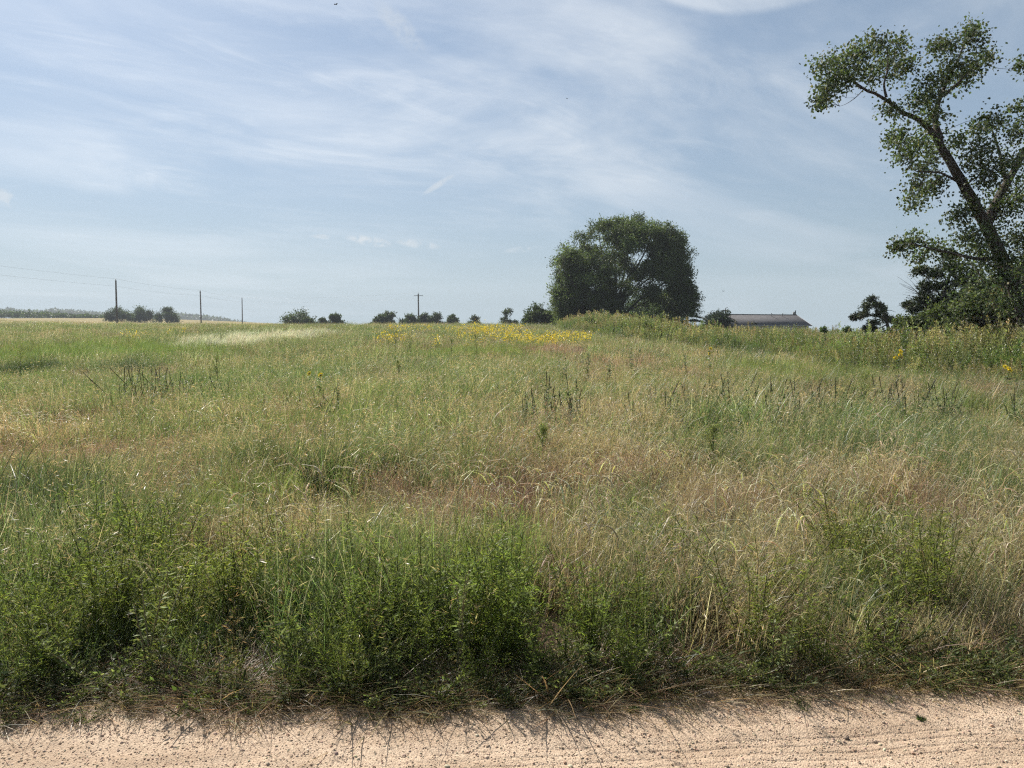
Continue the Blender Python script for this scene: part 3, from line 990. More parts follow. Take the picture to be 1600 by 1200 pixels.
def build_pebbles():
    rng = np.random.default_rng(606)
    src = []
    m = bpy.data.materials.new('pebble')
    m.use_nodes = True
    t = NT(m.node_tree)
    p = t.n['Principled BSDF']
    ti = t.new('ShaderNodeAttribute', attribute_name='tint', attribute_type='INSTANCER').outputs['Color']
    t.put(p.inputs['Base Color'], ti)
    p.inputs['Roughness'].default_value = 0.85
    p.inputs['Specular IOR Level'].default_value = 0.25
    for s in range(4):
        g = Geo()
        g.ball((0, 0, 0), (1, 0.78, 0.55), (1, 1, 1), 6, 4)
        v = g.v[0]; v += rng.normal(size=v.shape) * 0.10
        src.append(g.mesh('pebble', m, smooth=True))
    n = 56000
    x = rng.uniform(-3.6, 3.6, n); e = rng.uniform(-0.08, 1.25, n)
    y = 3.36 + 0.086 * x - e
    sz = np.clip(np.exp(rng.normal(math.log(0.0027), 0.42, n)), 0.0014, 0.012)
    big = rng.random(n) < 0.006
    sz[big] *= 1.9
    sz[rng.random(n) < 0.0011] = 0.0095
    tints = cmix([(0.39, 0.295, 0.215), (0.47, 0.37, 0.275), (0.31, 0.22, 0.155), (0.40, 0.27, 0.195), (0.17, 0.125, 0.095)], (5, 5, 2.5, 2, 0.3), n, rng, 0.14, 0.04)
    z = road_z(x, y) + sz * 0.15
    scatter('loose_gravel', 'loose pinkish grit on the road surface', src, np.stack([x, y, z], 1), rng.integers(0, 4, n),
            np.stack([rng.normal(0, 0.35, n), rng.normal(0, 0.35, n), rng.random(n) * 6.283], 1), np.stack([sz, sz, sz], 1), tints)


build_field()
build_verge()
build_foxtail()
build_tall_stand()
build_yellow()
build_pebbles()
#@@PART2

# ------------------------------------------------------------------ trees and shrubs
def curve_pts(p0, p1, n, bend, rng, up=0.0):
    p0 = np.asarray(p0, float); p1 = np.asarray(p1, float)
    t = np.linspace(0, 1, n)[:, None]
    L = np.linalg.norm(p1 - p0)
    off = rng.normal(size=3) * bend * L + np.array([0, 0, up * L])
    P = p0 + (p1 - p0) * t + off * (4 * t * (1 - t)) * 0.5
    return P


class Tree:
    def __init__(self, name, label, cat, base, seed, group=None):
        self.rng = np.random.default_rng(seed)
        self.base = np.asarray(base, float)
        self.root = thing(name, label, cat, tuple(self.base), group=group)
        self.wood = Geo(); self.leaf = Geo(); self.twig = Geo()
        self.sk = []; self.skr = []
        self.bark = (0.085, 0.07, 0.055)

    def limb(self, pts, r0, r1, k=7, wob=0.0):
        P = np.asarray(pts, float) - self.base
        # resample smoothly
        t = np.linspace(0, 1, len(P)); tt = np.linspace(0, 1, max(6, len(P) * 3))
        Q = np.stack([np.interp(tt, t, P[:, i]) for i in range(3)], 1)
        for _ in range(2):
            Q[1:-1] = (Q[:-2] + 2 * Q[1:-1] + Q[2:]) / 4
        if wob:
            Q[1:-1] += self.rng.normal(size=(len(Q) - 2, 3)) * wob
        R = r0 + (r1 - r0) * tt ** 0.8
        self.wood.tube(Q, R, k, cvar(self.bark, len(Q), self.rng, 0.1, 0.03))
        self.sk.append(Q); self.skr.append(R)

    def nearest(self, c):
        S = np.concatenate(self.sk)
        d = np.linalg.norm(S - c, axis=1) + 0.35 * np.maximum(S[:, 2] - c[2] + 0.2, 0)
        return S[int(np.argmin(d))]

    def clump(self, c, r, cols, w, twigs=14, per=14, L=0.09, W=0.075, droop=0.0, br=0.02, outward=0.6, shell=0.5, lk=0.04, flat=1.0, mid=0.42, bend=0.15, wv=0.2, hang=0.0):
        rng = self.rng
        c = np.asarray(c, float) - self.base; r = np.broadcast_to(np.asarray(r, float), (3,))
        a = self.nearest(c)
        B = curve_pts(a, c, 6, bend, rng, 0.08)
        if br > 0:
            self.twig.tube(B, np.linspace(br, br * 0.4, 6), 4, cvar(self.bark, 6, rng, 0.1, 0.03))
        tone = np.exp(rng.normal() * 0.22)
        for i in range(twigs):
            d = nrm(rng.normal(size=3) * np.array([1, 1, flat]))
            e = c + d * r * (shell + (1 - shell) * rng.random())
            s = B[rng.integers(3, 6)]
            T = curve_pts(s, e, 5, 0.12, rng, 0.1)
            T[:, 2] -= droop * np.linspace(0, 1, 5) ** 2 * np.linalg.norm(e - s)
            if br > 0:
                self.twig.tube(T, np.linspace(br * 0.35, br * 0.12, 5), 3, cvar(self.bark, 5, rng, 0.1, 0.03))
            u = rng.uniform(0.2, 1.04, per)
            P = np.stack([np.interp(np.minimum(u, 1), np.linspace(0, 1, 5), T[:, k]) for k in range(3)], 1) + rng.normal(size=(per, 3)) * lk
            D = nrm(e - s) * outward + rng.normal(size=(per, 3)) * 0.7 + np.array([0, 0, -hang])
            l = L * rng.uniform(0.7, 1.25, per)
            self.leaf.leaves(P, D, l, l * (W / L), cmix(cols, w, per, rng, wv, 0.05) * tone, rng, mid, 0.05)

    def done(self, leaf_mat=None, crown='crown'):
        if self.wood.n:
            link('trunk', self.wood.mesh('trunk', M_BARK), self.root)
        c = link(crown, self.leaf.mesh(crown, leaf_mat or M_TREE, smooth=False), self.root)
        if self.twig.n:
            link('twigs', self.twig.mesh('twigs', M_BARK), c)['kind'] = 'stuff'
        return self.root


def px_pts(L, Y):
    return [at(p[0], p[1], Y + (p[2] if len(p) > 2 else 0)) for p in L]


def on_land(px, Y):
    x = (px - 800) / 1209.0 * Y / (math.cos(PITCH))
    return np.array([x, Y, float(terrain(x, Y))])


def cottonwood():
    Y = 27.0
    b = on_land(1622, Y) - np.array([0, 0, 0.05])
    T = Tree('cottonwood_tree', 'tall leaning cottonwood tree with a bent limb and round fluttering leaves', 'tree', b, 11)
    T.bark = (0.075, 0.062, 0.052)
    T.limb([b] + px_pts([(1606, 500), (1588, 455), (1562, 395), (1536, 342), (1506, 290), (1483, 252), (1464, 217), (1444, 193)], Y), 0.32, 0.10, 9, 0.01)
    T.limb(px_pts([(1446, 196), (1432, 183), (1410, 178, -.1), (1395, 163, -.2), (1372, 148, -.3), (1346, 138, -.3), (1326, 122, -.2), (1306, 112, -.2)], Y), 0.10, 0.022, 7, 0.01)
    T.limb(px_pts([(1385, 152, -.2), (1380, 132, -.2), (1388, 108, 0), (1386, 75, .1)], Y), 0.05, 0.015, 5)
    T.limb(px_pts([(1346, 138, -.3), (1330, 122), (1310, 100)], Y), 0.05, 0.015, 5)
    T.limb(px_pts([(1468, 222), (1460, 185, .3), (1470, 145, .5), (1490, 108, .6), (1512, 60, .7)], Y), 0.13, 0.025, 6, 0.01)
    T.limb(px_pts([(1474, 150, .5), (1500, 128, .4), (1525, 95, .2)], Y), 0.07, 0.02, 5)
    T.limb(px_pts([(1542, 350), (1572, 285, .8), (1610, 225, 1.2), (1650, 150, 1.5)], Y), 0.2, 0.04, 7, 0.01)
    T.limb(px_pts([(1572, 285, .8), (1560, 230, 1.0), (1545, 190, 1.2)], Y), 0.08, 0.02, 5)
    T.limb(px_pts([(1568, 405), (1525, 405, -.6), (1470, 392, -.9), (1425, 380, -1)], Y), 0.09, 0.02, 5, 0.02)
    T.limb(px_pts([(1508, 292), (1470, 268, -.5), (1432, 268, -.9)], Y), 0.06, 0.015, 5, 0.01)
    T.limb(px_pts([(1592, 465), (1640, 380, .4), (1690, 300, .6), (1740, 190, .7)], Y), 0.24, 0.05, 7, 0.02)
    T.limb(px_pts([(1350, 139, -.3), (1338, 152, -.3), (1322, 163, -.3), (1312, 166, -.3)], Y), 0.018, 0.004, 4)
    T.limb(px_pts([(1336, 153, -.3), (1322, 153, -.3)], Y), 0.01, 0.003, 3)
    C = [(1300, 98, 30, 18), (1283, 105, 16, 12), (1290, 140, 20, 18), (1325, 92, 28, 24), (1372, 66, 32, 20), (1352, 82, 28, 24), (1385, 100, 28, 24), (1318, 122, 26, 16), (1408, 72, 16, 20), (1404, 108, 16, 18),
         (1358, 118, 30, 16), (1424, 100, 8, 6), (1300, 128, 14, 12), (1278, 158, 8, 7), (1286, 150, 12, 9),
         (1445, 130, 26, 20), (1432, 158, 24, 18), (1462, 152, 28, 24), (1488, 72, 30, 20), (1518, 62, 30, 22), (1500, 98, 34, 22), (1478, 112, 24, 22), (1540, 84, 14, 8), (1520, 42, 10, 9), (1505, 124, 26, 18), (1460, 180, 24, 18), (1465, 70, 18, 8), (1530, 100, 22, 16),
         (1392, 172, 22, 12), (1410, 208, 22, 20), (1436, 226, 26, 22), (1412, 245, 24, 22), (1438, 262, 24, 20), (1432, 292, 24, 18), (1424, 318, 18, 12), (1458, 240, 18, 20), (1395, 215, 12, 12), (1445, 305, 16, 14), (1464, 285, 16, 14),
         (1532, 198, 26, 18), (1560, 186, 24, 18), (1588, 200, 28, 22), (1545, 230, 32, 24), (1590, 250, 36, 30), (1545, 275, 34, 28), (1600, 310, 40, 34), (1555, 330, 28, 26), (1590, 370, 34, 32), (1520, 250, 20, 18), (1500, 218, 22, 20),
         (1640, 180, 40, 34), (1650, 260, 46, 50), (1660, 350, 50, 44), (1640, 110, 36, 30), (1700, 200, 50, 50), (1720, 300, 50, 56), (1700, 410, 50, 44), (1750, 170, 40, 44), (1680, 120, 40, 34), (1760, 260, 40, 50), (1597, 100, 9, 9), (1592, 164, 12, 9), (1640, 430, 44, 34),
         (1428, 372, 20, 12), (1412, 386, 20, 9), (1436, 402, 16, 8), (1400, 384, 9, 7), (1494, 340, 16, 14), (1512, 366, 24, 20), (1482, 396, 24, 16), (1530, 415, 28, 24), (1500, 430, 28, 18), (1560, 435, 30, 26), (1455, 385, 16, 10), (1530, 385, 24, 18), (1545, 462, 34, 22), (1585, 420, 24, 28), (1510, 465, 26, 18), (1495, 330, 12, 12), (1545, 365, 20, 24), (1572, 405, 22, 24), (1590, 440, 24, 24), (1575, 475, 30, 24), (1610, 395, 30, 30), (1565, 300, 22, 22), (1520, 320, 12, 12), (1620, 470, 34, 30)]
    cols = [(0.074, 0.102, 0.044), (0.102, 0.130, 0.056), (0.056, 0.080, 0.036), (0.15, 0.14, 0.065)]
    for i, (x, y, rx, ry) in enumerate(C):
        dy = T.rng.normal(0, 0.35 + 0.018 * rx)
        if x < 1425 and y < 180:
            dy -= 0.25
        s = Y / 1209.0
        ar = (rx * ry) / 500.0
        if y > 330 and x > 1530:
            dy -= 0.7
        T.clump(at(x, y, Y + dy), (rx * s * 1.38, (rx + ry) * 0.8 * s, ry * s * 1.34), cols, (3, 3, 2, 0.5), int(11 + 16 * ar), 14, 0.098, 0.088, 0.08, 0.010, 0.45, 0.30, 0.15, hang=0.5, mid=0.38)
    T.done()


def elm():
    Y = 80.0
    b = on_land(957, Y) - np.array([0, 0, 0.1])
    T = Tree('elm_tree', 'broad dark round-crowned tree on the rise above the tall weeds', 'tree', b, 22)
    T.bark = (0.05, 0.043, 0.036)
    rng = T.rng
    tips = [(880, 420), (905, 385), (935, 365), (965, 348), (995, 345), (1025, 350), (1055, 362), (1078, 385), (1082, 430), (1060, 455), (890, 465), (930, 440), (1000, 400), (960, 400), (1035, 395)]
    for i, (x, y) in enumerate(tips):
        st = b + np.array([rng.normal(0, 0.35), rng.normal(0, 0.3), 0.0])
        e = at(x, y, Y + rng.normal(0, 2.6))
        m = st + (e - st) * 0.35 + np.array([-(e - st)[0] * 0.16, 0, 0.9])
        m2 = st + (e - st) * 0.7 + np.array([0, 0, 0.6]) + rng.normal(size=3) * 0.3
        T.limb([st, m, m2, e], 0.19 * rng.uniform(0.6, 1.1), 0.03, 5, 0.05)
    T.limb([b, b + np.array([0.1, 0, 1.6])], 0.5, 0.3, 8)
    cols = [(0.100, 0.134, 0.054), (0.142, 0.176, 0.066), (0.070, 0.098, 0.044)]
    EL = [(975, 412, 114, 84), (900, 435, 45, 58), (1044, 412, 46, 62), (985, 365, 80, 38), (878, 474, 30, 32), (1066, 472, 34, 30), (940, 466, 66, 42), (1066, 450, 28, 34)]
    s = Y / 1209.0
    n = 0
    while n < 345:
        x0, y0, rx, ry = EL[rng.choice(len(EL), p=[.34, .12, .13, .13, .08, .06, .08, .06])]
        d = nrm(rng.normal(size=3)) * rng.random() ** 0.36
        x, y = x0 + d[0] * (rx - 11), y0 - d[2] * (ry - 11)
        dep = d[1] * min(rx, 100) * s * 0.85
        if math.hypot(x - 1032, (y - 444) * 0.9) < 9 or math.hypot(x - 958, y - 386) < 9 or math.hypot(x - 908, y - 413) < 8:
            continue
        if y > 490 and 940 < x < 980:
            continue
        if math.hypot(x - 985, y - 450) < 24 and rng.random() < 0.25:
            continue
        r = rng.uniform(0.8, 1.5)
        T.clump(at(x, y, Y + dep), (r * 1.15, r * 1.1, r * 0.85), cols, (3, 2, 3), 26, 18, 0.23, 0.09, 0.22, 0.02, 0.9, 0.45, 0.16, hang=0.15)
        n += 1
    T.done()


def leafy_bush(name, label, cat, px, top, halfw, Y, seed, cols, base_py=None, group=None, lobes=9, leaf=0.16, mat=None, base_z=None, dens=1.0, flat=1.0):
    b = on_land(px, Y)
    if base_z is not None:
        b[2] = base_z
    zt = at(px, top, Y)[2]
    hw = halfw / 1209.0 * Y
    h = zt - b[2]
    T = Tree(name, label, cat, b, seed, group)
    T.bark = (0.06, 0.05, 0.04)
    rng = T.rng
    for i in range(4):
        e = b + np.array([rng.normal(0, hw * 0.4), rng.normal(0, hw * 0.3), h * rng.uniform(0.5, 0.8)])
        T.limb([b + rng.normal(size=3) * [0.1, 0.1, 0], (b + e) / 2 + rng.normal(size=3) * 0.1, e], 0.07 * h / 3, 0.02, 4)
    for i in range(lobes):
        u = rng.uniform(-1, 1) if i > 2 else (-0.75, 0.75, 0.0)[i]
        prof = math.sqrt(max(0.05, 1 - (abs(u) ** 2.2)))
        r = rng.uniform(0.34, 0.50) * min(hw, h) * 1.1
        zc = h * rng.uniform(0.25, 1.0) ** 0.8 * prof * 0.98 - r * 0.5
        if i == 2:
            zc = h - r * 0.8
        c = b + np.array([u * (hw - r * 0.8), rng.uniform(-0.6, 0.6) * hw, max(zc, r * 0.6)])
        T.clump(c, (r * 1.15, r * 1.1, r * 0.9), cols, [1] * len(cols), int(46 * dens), 16, leaf * 1.15, leaf * 0.62, 0.05, 0.0 if Y > 100 else 0.02, 0.8, 0.35, leaf * 0.5, flat)
    T.done(mat, 'foliage')


def conifer(name, label, px, base_Y, top, halfw, seed, cols, lean=0.0, tiers=9, droop=0.25, group=None, nod=0.0):
    b = on_land(px, base_Y)
    zt = at(px, top, base_Y)[2]
    h = zt - b[2]; hw = halfw / 1209.0 * base_Y
    T = Tree(name, label, 'tree', b, seed, group)
    T.bark = (0.06, 0.045, 0.035)
    rng = T.rng
    top_p = b + np.array([lean * h, 0, h])
    pts = [b, b + (top_p - b) * 0.5 + np.array([0, 0, 0]), top_p]
    if nod:
        pts.append(top_p + np.array([nod, 0, 0.02]))
    T.limb(pts, 0.035 * h ** 0.9, 0.02, 6)
    for k in range(tiers):
        f = (k + 0.5) / tiers
        zc = 0.08 + 0.9 * f
        ln = hw * (1.02 - f) ** 0.8 + 0.12
        for j in range(7):
            a = j * 0.9 + k * 1.7 + rng.normal() * 0.2
            s = b + (top_p - b) * zc
            e = s + np.array([math.cos(a), math.sin(a), 0.05 - droop * rng.uniform(0.3, 1.1)]) * ln * rng.uniform(0.75, 1.15)
            P = curve_pts(s, e, 6, 0.05, rng, 0.05)
            P[-1, 2] += 0.06 * ln
            T.twig.tube(P - b, np.linspace(0.025, 0.006, 6), 3, T.bark)
            m = int(110 * (0.4 + ln / hw))
            u = rng.uniform(0.1, 1.02, m)
            Q = np.stack([np.interp(u, np.linspace(0, 1, 6), P[:, i]) for i in range(3)], 1) - b
            side = np.stack([-np.sin(a) * np.ones(m), np.cos(a) * np.ones(m), rng.normal(-0.15, 0.25, m)], 1) * np.sign(rng.normal(size=(m, 1)))
            D = side + nrm(e - s) * 0.9 + rng.normal(size=(m, 3)) * 0.2
            ll = 0.10 + 0.22 * ln * (1.05 - u)
            T.leaf.leaves(Q, D, ll, 0.06 + 0.02 * rng.random(m), cmix(cols, [1] * len(cols), m, rng), rng)
    T.done(M_NEEDLE, 'crown')


def windswept_cedar():
    Y = 46.0
    b = on_land(1392, Y)
    T = Tree('cedar_tree', 'small lopsided cedar leaning away from the thicket beside the big leaning tree', 'tree', b, 55)
    T.bark = (0.07, 0.055, 0.045)
    T.limb([b] + px_pts([(1388, 508), (1380, 490), (1372, 475), (1362, 464)], Y), 0.13, 0.02, 6)
    T.limb(px_pts([(1384, 500), (1365, 492), (1345, 497), (1332, 495)], Y), 0.05, 0.012, 4)
    T.limb(px_pts([(1388, 506), (1376, 512), (1362, 515)], Y), 0.05, 0.012, 4)
    T.limb(px_pts([(1378, 487), (1390, 484), (1400, 488)], Y), 0.03, 0.008, 4)
    s = Y / 1209.0
    cols = [(0.032, 0.052, 0.020), (0.055, 0.068, 0.022), (0.075, 0.075, 0.028)]
    for x, y, rx, ry in ((1362, 468, 9, 6), (1370, 476, 12, 8), (1352, 478, 12, 8), (1340, 494, 12, 6), (1352, 490, 14, 8), (1372, 490, 14, 8), (1384, 497, 12, 8), (1366, 504, 13, 6), (1352, 514, 9, 6), (1380, 483, 9, 6), (1392, 500, 8, 5), (1333, 496, 5, 4), (1364, 515, 8, 4)):
        T.clump(at(x, y, Y + T.rng.normal(0, 0.35)), (rx * s, rx * s, ry * s), cols, (3, 2, 1), 30, 20, 0.15, 0.05, 0.0, 0.012, 0.9, 0.2, 0.05)
    T.done(M_NEEDLE)


def thicket():
    Y = 31.0
    b = on_land(1478, Y + 2)
    T = Tree('juniper_tree', 'dark ragged juniper with bare dead branches on its open side', 'tree', b, 66)
    T.bark = (0.075, 0.065, 0.058)
    Yc = Y + 2
    T.limb([b] + px_pts([(1478, 500), (1474, 470), (1480, 440), (1492, 415)], Yc), 0.18, 0.03, 6)
    for L in ([(1474, 480), (1450, 462), (1430, 448)], [(1474, 470), (1455, 440), (1440, 425)], [(1478, 450), (1500, 440), (1520, 435)], [(1476, 490), (1440, 485), (1418, 470)]):
        T.limb(px_pts(L, Yc), 0.06, 0.012, 4)
    for i in range(26):
        e = (T.rng.uniform(1402, 1446), T.rng.uniform(432, 488))
        p = px_pts([(1458 + T.rng.uniform(-18, 5), 462 + T.rng.uniform(-10, 26), T.rng.normal(0, .3)), ((e[0] + 1455) / 2, (e[1] + 468) / 2 + T.rng.uniform(-6, 4), T.rng.normal(0, .3)), (e[0], e[1], T.rng.normal(0, .5))], Yc)
        T.limb(p, 0.018, 0.004, 3)
    s = Yc / 1209.0
    cols = [(0.040, 0.058, 0.030), (0.052, 0.072, 0.034), (0.070, 0.084, 0.038)]
    for x, y, rx, ry in ((1438, 424, 14, 8), (1460, 428, 18, 12), (1486, 418, 20, 14), (1500, 438, 22, 16), (1450, 448, 16, 12), (1474, 448, 22, 14), (1440, 468, 18, 12), (1466, 474, 22, 14), (1498, 466, 24, 16), (1430, 482, 12, 8), (1520, 450, 22, 18), (1420, 476, 8, 6), (1515, 480, 22, 16), (1455, 492, 22, 10), (1482, 400, 12, 10), (1490, 488, 24, 12)):
        T.clump(at(x, y, Yc + T.rng.normal(0, 0.5)), (rx * s * 1.2, rx * s * 1.2, ry * s * 1.2), cols, (3, 3, 1), 44, 20, 0.14, 0.045, 0.05, 0.014, 0.9, 0.2, 0.05)
    T.done(M_NEEDLE)
    olive = [(0.085, 0.112, 0.044), (0.115, 0.138, 0.052), (0.065, 0.092, 0.036)]
    red = [(0.075, 0.075, 0.034), (0.12, 0.095, 0.05), (0.055, 0.07, 0.028)]
    for i, (px, top, hw, yy, cl, lab) in enumerate((
            (1412, 492, 38, 33, olive, 'low olive green shrub at the open end of the thicket'),
            (1452, 466, 58, 31, olive, 'rounded dark green shrub below the dead juniper branches'),
            (1504, 452, 62, 29.5, olive, 'tall leafy shrub between the juniper and the leaning trunk'),
            (1566, 436, 64, 28.5, red, 'brownish tangled shrub at the foot of the leaning trunk'),
            (1625, 440, 66, 30, olive, 'broad green shrub behind the foot of the leaning trunk'),
            (1478, 448, 60, 35, olive, 'tall shrub standing behind the ragged juniper'),
            (1545, 425, 62, 34, olive, 'tallest shrub of the thicket behind the leaning trunk'))):
        leafy_bush('shrub', lab, 'shrub', px, top, hw, yy, 70 + i, cl, lobes=26, leaf=0.095, dens=1.5)


def ridge_bushes():
    dk = [(0.052, 0.076, 0.032), (0.070, 0.095, 0.038), (0.042, 0.060, 0.028)]
    G = 'bushes scattered along the skyline'
    for i, (px, top, hw, Y, lab) in enumerate((
            (192, 481, 20, 232, 'dark leafy bush right behind the tallest utility pole'),
            (221, 479, 17, 236, 'dark leafy bush touching the one behind the tallest utility pole'),
            (265, 480, 16, 232, 'single dense round bush to itself near the tallest utility pole'),
            (470, 481, 25, 150, 'large domed bush standing alone on the open skyline'),
            (505, 499, 11, 152, 'very low bush linking the large domed bush to its small neighbour'),
            (527, 493, 12, 155, 'small round bush next to the large domed bush'),
            (590, 499, 9, 158, 'tiny bush tucked against a rounded bush on the skyline'),
            (606, 489, 15, 160, 'rounded bush before the low bushes around a lone pole'),
            (640, 492, 14, 165, 'low bush beside the lone pole of the skyline'),
            (664, 492, 13, 168, 'low bush right behind the lone pole of the skyline'),
            (683, 490, 13, 165, 'higher end bush of the low row by the lone pole'),
            (708, 495, 10, 165, 'small bush just past the low row by the lone pole'),
            (743, 495, 11, 170, 'flat little bush above the yellow flowers'),
            (795, 484, 13, 125, 'thin airy young tree between the yellow flowers and the big round tree'))):
        leafy_bush('bush', lab, 'bush', px, top - 3, hw * 1.3, Y, 120 + i, dk, group=G, lobes=12 if hw > 12 else 8, leaf=0.28 if Y > 140 else 0.2, dens=1.1 if i < 13 else 0.5)
    leafy_bush('bush', 'grey green bush leaning out from the foot of the big round tree', 'bush', 842, 471, 30, 88, 160, [(0.05, 0.072, 0.03), (0.065, 0.09, 0.034)], group=None, lobes=13, leaf=0.2, dens=1.2)
    leafy_bush('bush', 'lighter green bush in the shade under the big round tree', 'bush', 1008, 444, 80, 90, 161, [(0.065, 0.10, 0.034), (0.085, 0.12, 0.04)], lobes=30, leaf=0.2, dens=1.1)
    leafy_bush('bush', 'dark bush filling the base of the big round tree', 'bush', 905, 466, 52, 84, 162, [(0.045, 0.068, 0.026), (0.06, 0.085, 0.03)], lobes=14, leaf=0.2, dens=1.2)
    conifer('spruce_tree', 'dark spruce with tiered branches poking out beside the big round tree', 1072, 90, 415, 36, 171, [(0.024, 0.042, 0.022), (0.034, 0.055, 0.026)], tiers=12)
    conifer('young_spruce', 'young spruce with a bent nodding top in front of the house roof', 1138, 96, 481, 30, 172, [(0.020, 0.036, 0.018), (0.03, 0.048, 0.022)], tiers=9, lean=-0.15, nod=0.4, droop=0.5)
    conifer('young_spruce', 'lowest young spruce just clearing the weeds before the grey wall', 1176, 98, 500, 13, 173, [(0.020, 0.036, 0.018), (0.03, 0.048, 0.022)], tiers=4, droop=0.4)
    leafy_bush('evergreen_bush', 'dark evergreen bush hiding the near end of the house roof', 'bush', 1120, 484, 30, 97, 174, [(0.026, 0.044, 0.022), (0.038, 0.058, 0.026)], lobes=16, leaf=0.2, dens=1.2, mat=M_NEEDLE)
    # a few sumac-like sprouts that clear the tall weeds near the small cedar
    for i, (px, top, lab) in enumerate(((1286, 511, 'leafy sprout clearing the tall weeds nearer the house'), (1320, 511, 'leafy sprout clearing the tall weeds nearer the small cedar'))):
        leafy_bush('sprout', lab, 'plant', px, top, 9, 40, 180 + i, [(0.06, 0.1, 0.03), (0.08, 0.12, 0.04)], lobes=4, leaf=0.1, dens=0.4)


def far_trees():
    rng = np.random.default_rng(909)

    def mass(name, label, spots, leaf, cols):
        g = Geo()
        for (c, rx, ry, rz, n) in spots:
            d = nrm(rng.normal(size=(n, 3))) * rng.uniform(0.55, 1.05, (n, 1)); d[:, 2] = np.abs(d[:, 2]) * 1.0 - 0.2
            P = np.asarray(c) + d * np.array([rx, ry, rz])
            g.leaves(P, rng.normal(size=(n, 3)) + d, leaf * rng.uniform(0.6, 1.3, n), leaf * 0.7, cmix(cols, [1] * len(cols), n, rng), rng)
        o = link(name, g.mesh(name, M_TREE, smooth=False)); o['kind'] = 'stuff'; o['label'] = label
    sp = []
    for px in np.arange(-260, 180, 4.5):
        Y = 322 + rng.normal(0, 4)
        x = (px - 800) / 1209.0 * Y
        top = np.interp(px, [-260, 0, 80, 140, 180], [476, 484, 488, 493, 497]) + rng.normal(0, 1.2)
        z = at(px, top, Y)[2]; zb = float(terrain(x, Y))
        sp.append(((x, Y, zb + (z - zb) * 0.35), rng.uniform(1.8, 3.0), 2.0, max(z - zb, 1.8) * 0.72, 150))
    mass('hedgerow', 'continuous green hedgerow across the far field', sp, 0.7, [(0.055, 0.085, 0.028), (0.075, 0.105, 0.034)])
    sp = []
    for px in np.concatenate([np.arange(-400, 385, 2.6), np.arange(-400, 385, 2.6)]):
        Y = 900 + rng.uniform(-60, 60)
        x = (px - 800) / 1209.0 * Y
        top = np.interp(px, [-400, 0, 18, 30, 70, 85, 150, 175, 240, 285, 310, 345, 378], [478, 482, 478.5, 482, 483, 480, 485, 488, 492, 487.5, 490, 494, 500]) + abs(rng.normal(0, 1.4))
        z = at(px, top, Y)[2]; zb = z - rng.uniform(9, 13)
        sp.append(((x, Y, zb + 4), rng.uniform(3.5, 6.5), 5, z - zb - 4, 60))
        sp.append(((x, Y + 10, zb - 7), 6, 5, 9, 20))
    mass('far_wood', 'hazy blue line of woods on the farthest hill', sp, 2.4, [(0.045, 0.065, 0.026), (0.06, 0.08, 0.03)])


cottonwood()
elm()
windswept_cedar()
thicket()
ridge_bushes()
far_trees()


# ------------------------------------------------------------------ utility poles, wires, house, birds
def build_poles():
    spots = [(186, 438, 155, 'tallest weathered utility pole in front of the dark bushes'),
             (317, 455, 216, 'middle weathered utility pole standing alone on the tan field'),
             (381, 466, 284, 'shortest looking utility pole at the end of the tan field'),
             (655, 459, 196, 'lone utility pole with a small cross arm among low bushes')]
    tops = []
    for i, (px, top, Y, lab) in enumerate(spots):
        b = on_land(px, Y); h = at(px, top, Y)[2] - b[2]
        r = thing('utility_pole', lab, 'pole', tuple(b), group='poles of the power line')
        g = Geo(); P = np.stack([np.linspace(0, 0.02 * h * (-1) ** i * 0.3, 6), np.zeros(6), np.linspace(-0.3, h, 6)], 1)
        g.tube(P, np.linspace(0.21, 0.15, 6), 8, (0.10, 0.085, 0.07))
        g.ball(P[-1], (0.15, 0.15, 0.03), (0.10, 0.085, 0.07), 8, 3)
        link('shaft', g.mesh('shaft', M_POLE), r)
        g = Geo(); tp = P[-1]
        g.tube([tp, tp + np.array([0, 0, 0.18])], [0.03, 0.03], 5, (0.2, 0.2, 0.2)); g.ball(tp + np.array([0, 0, 0.24]), (0.09, 0.09, 0.11), (0.35, 0.33, 0.30), 8, 5)
        link('insulator', g.mesh('insulator', M_METAL), r)
        if i == 3:
            g = Geo(); g.box(-1.1, 1.1, -0.3, -0.17, h - 0.55, h - 0.43, (0.10, 0.085, 0.07))
            link('cross_arm', g.mesh('cross_arm', M_POLE), r)
        tops.append(b + tp)
    off = at(-330, 372, 92)
    chain = [off] + tops
    names = ['from beyond the frame to the tallest pole', 'from the tallest pole to the middle pole', 'from the middle pole to the shortest looking pole', 'from the shortest looking pole to the lone pole']
    bx = chain[0]; off_base = np.array([bx[0], bx[1], float(terrain(bx[0], bx[1]))])
    r = thing('utility_pole', 'near utility pole that carries the wires in from the side', 'pole', tuple(off_base), group='poles of the power line')
    g = Geo(); hh = bx[2] - off_base[2]
    g.tube([(0, 0, -0.3), (0, 0, hh / 2), (0, 0, hh)], [0.21, 0.18, 0.15], 8, (0.10, 0.085, 0.07)); link('shaft', g.mesh('shaft', M_POLE), r)
    for lvl, (drop, word) in enumerate(((-0.3, 'upper'), (1.15, 'lower'))):
        for i in range(len(chain) - 1):
            a, b = chain[i].copy(), chain[i + 1].copy()
            a[2] -= drop; b[2] -= drop
            t = np.linspace(0, 1, 24)[:, None]
            P = a + (b - a) * t; P[:, 2] -= 0.006 * np.linalg.norm(b - a) * 4 * (t * (1 - t))[:, 0]
            g = Geo(); g.tube(P - a, np.full(24, 0.009), 4, (0.06, 0.06, 0.065))
            o = link('power_wire', g.mesh('power_wire', M_METAL), None, tuple(a))
            o['label'] = '%s thin power wire sagging %s' % (word, names[i]); o['category'] = 'wire'; o['group'] = 'wires of the power line'


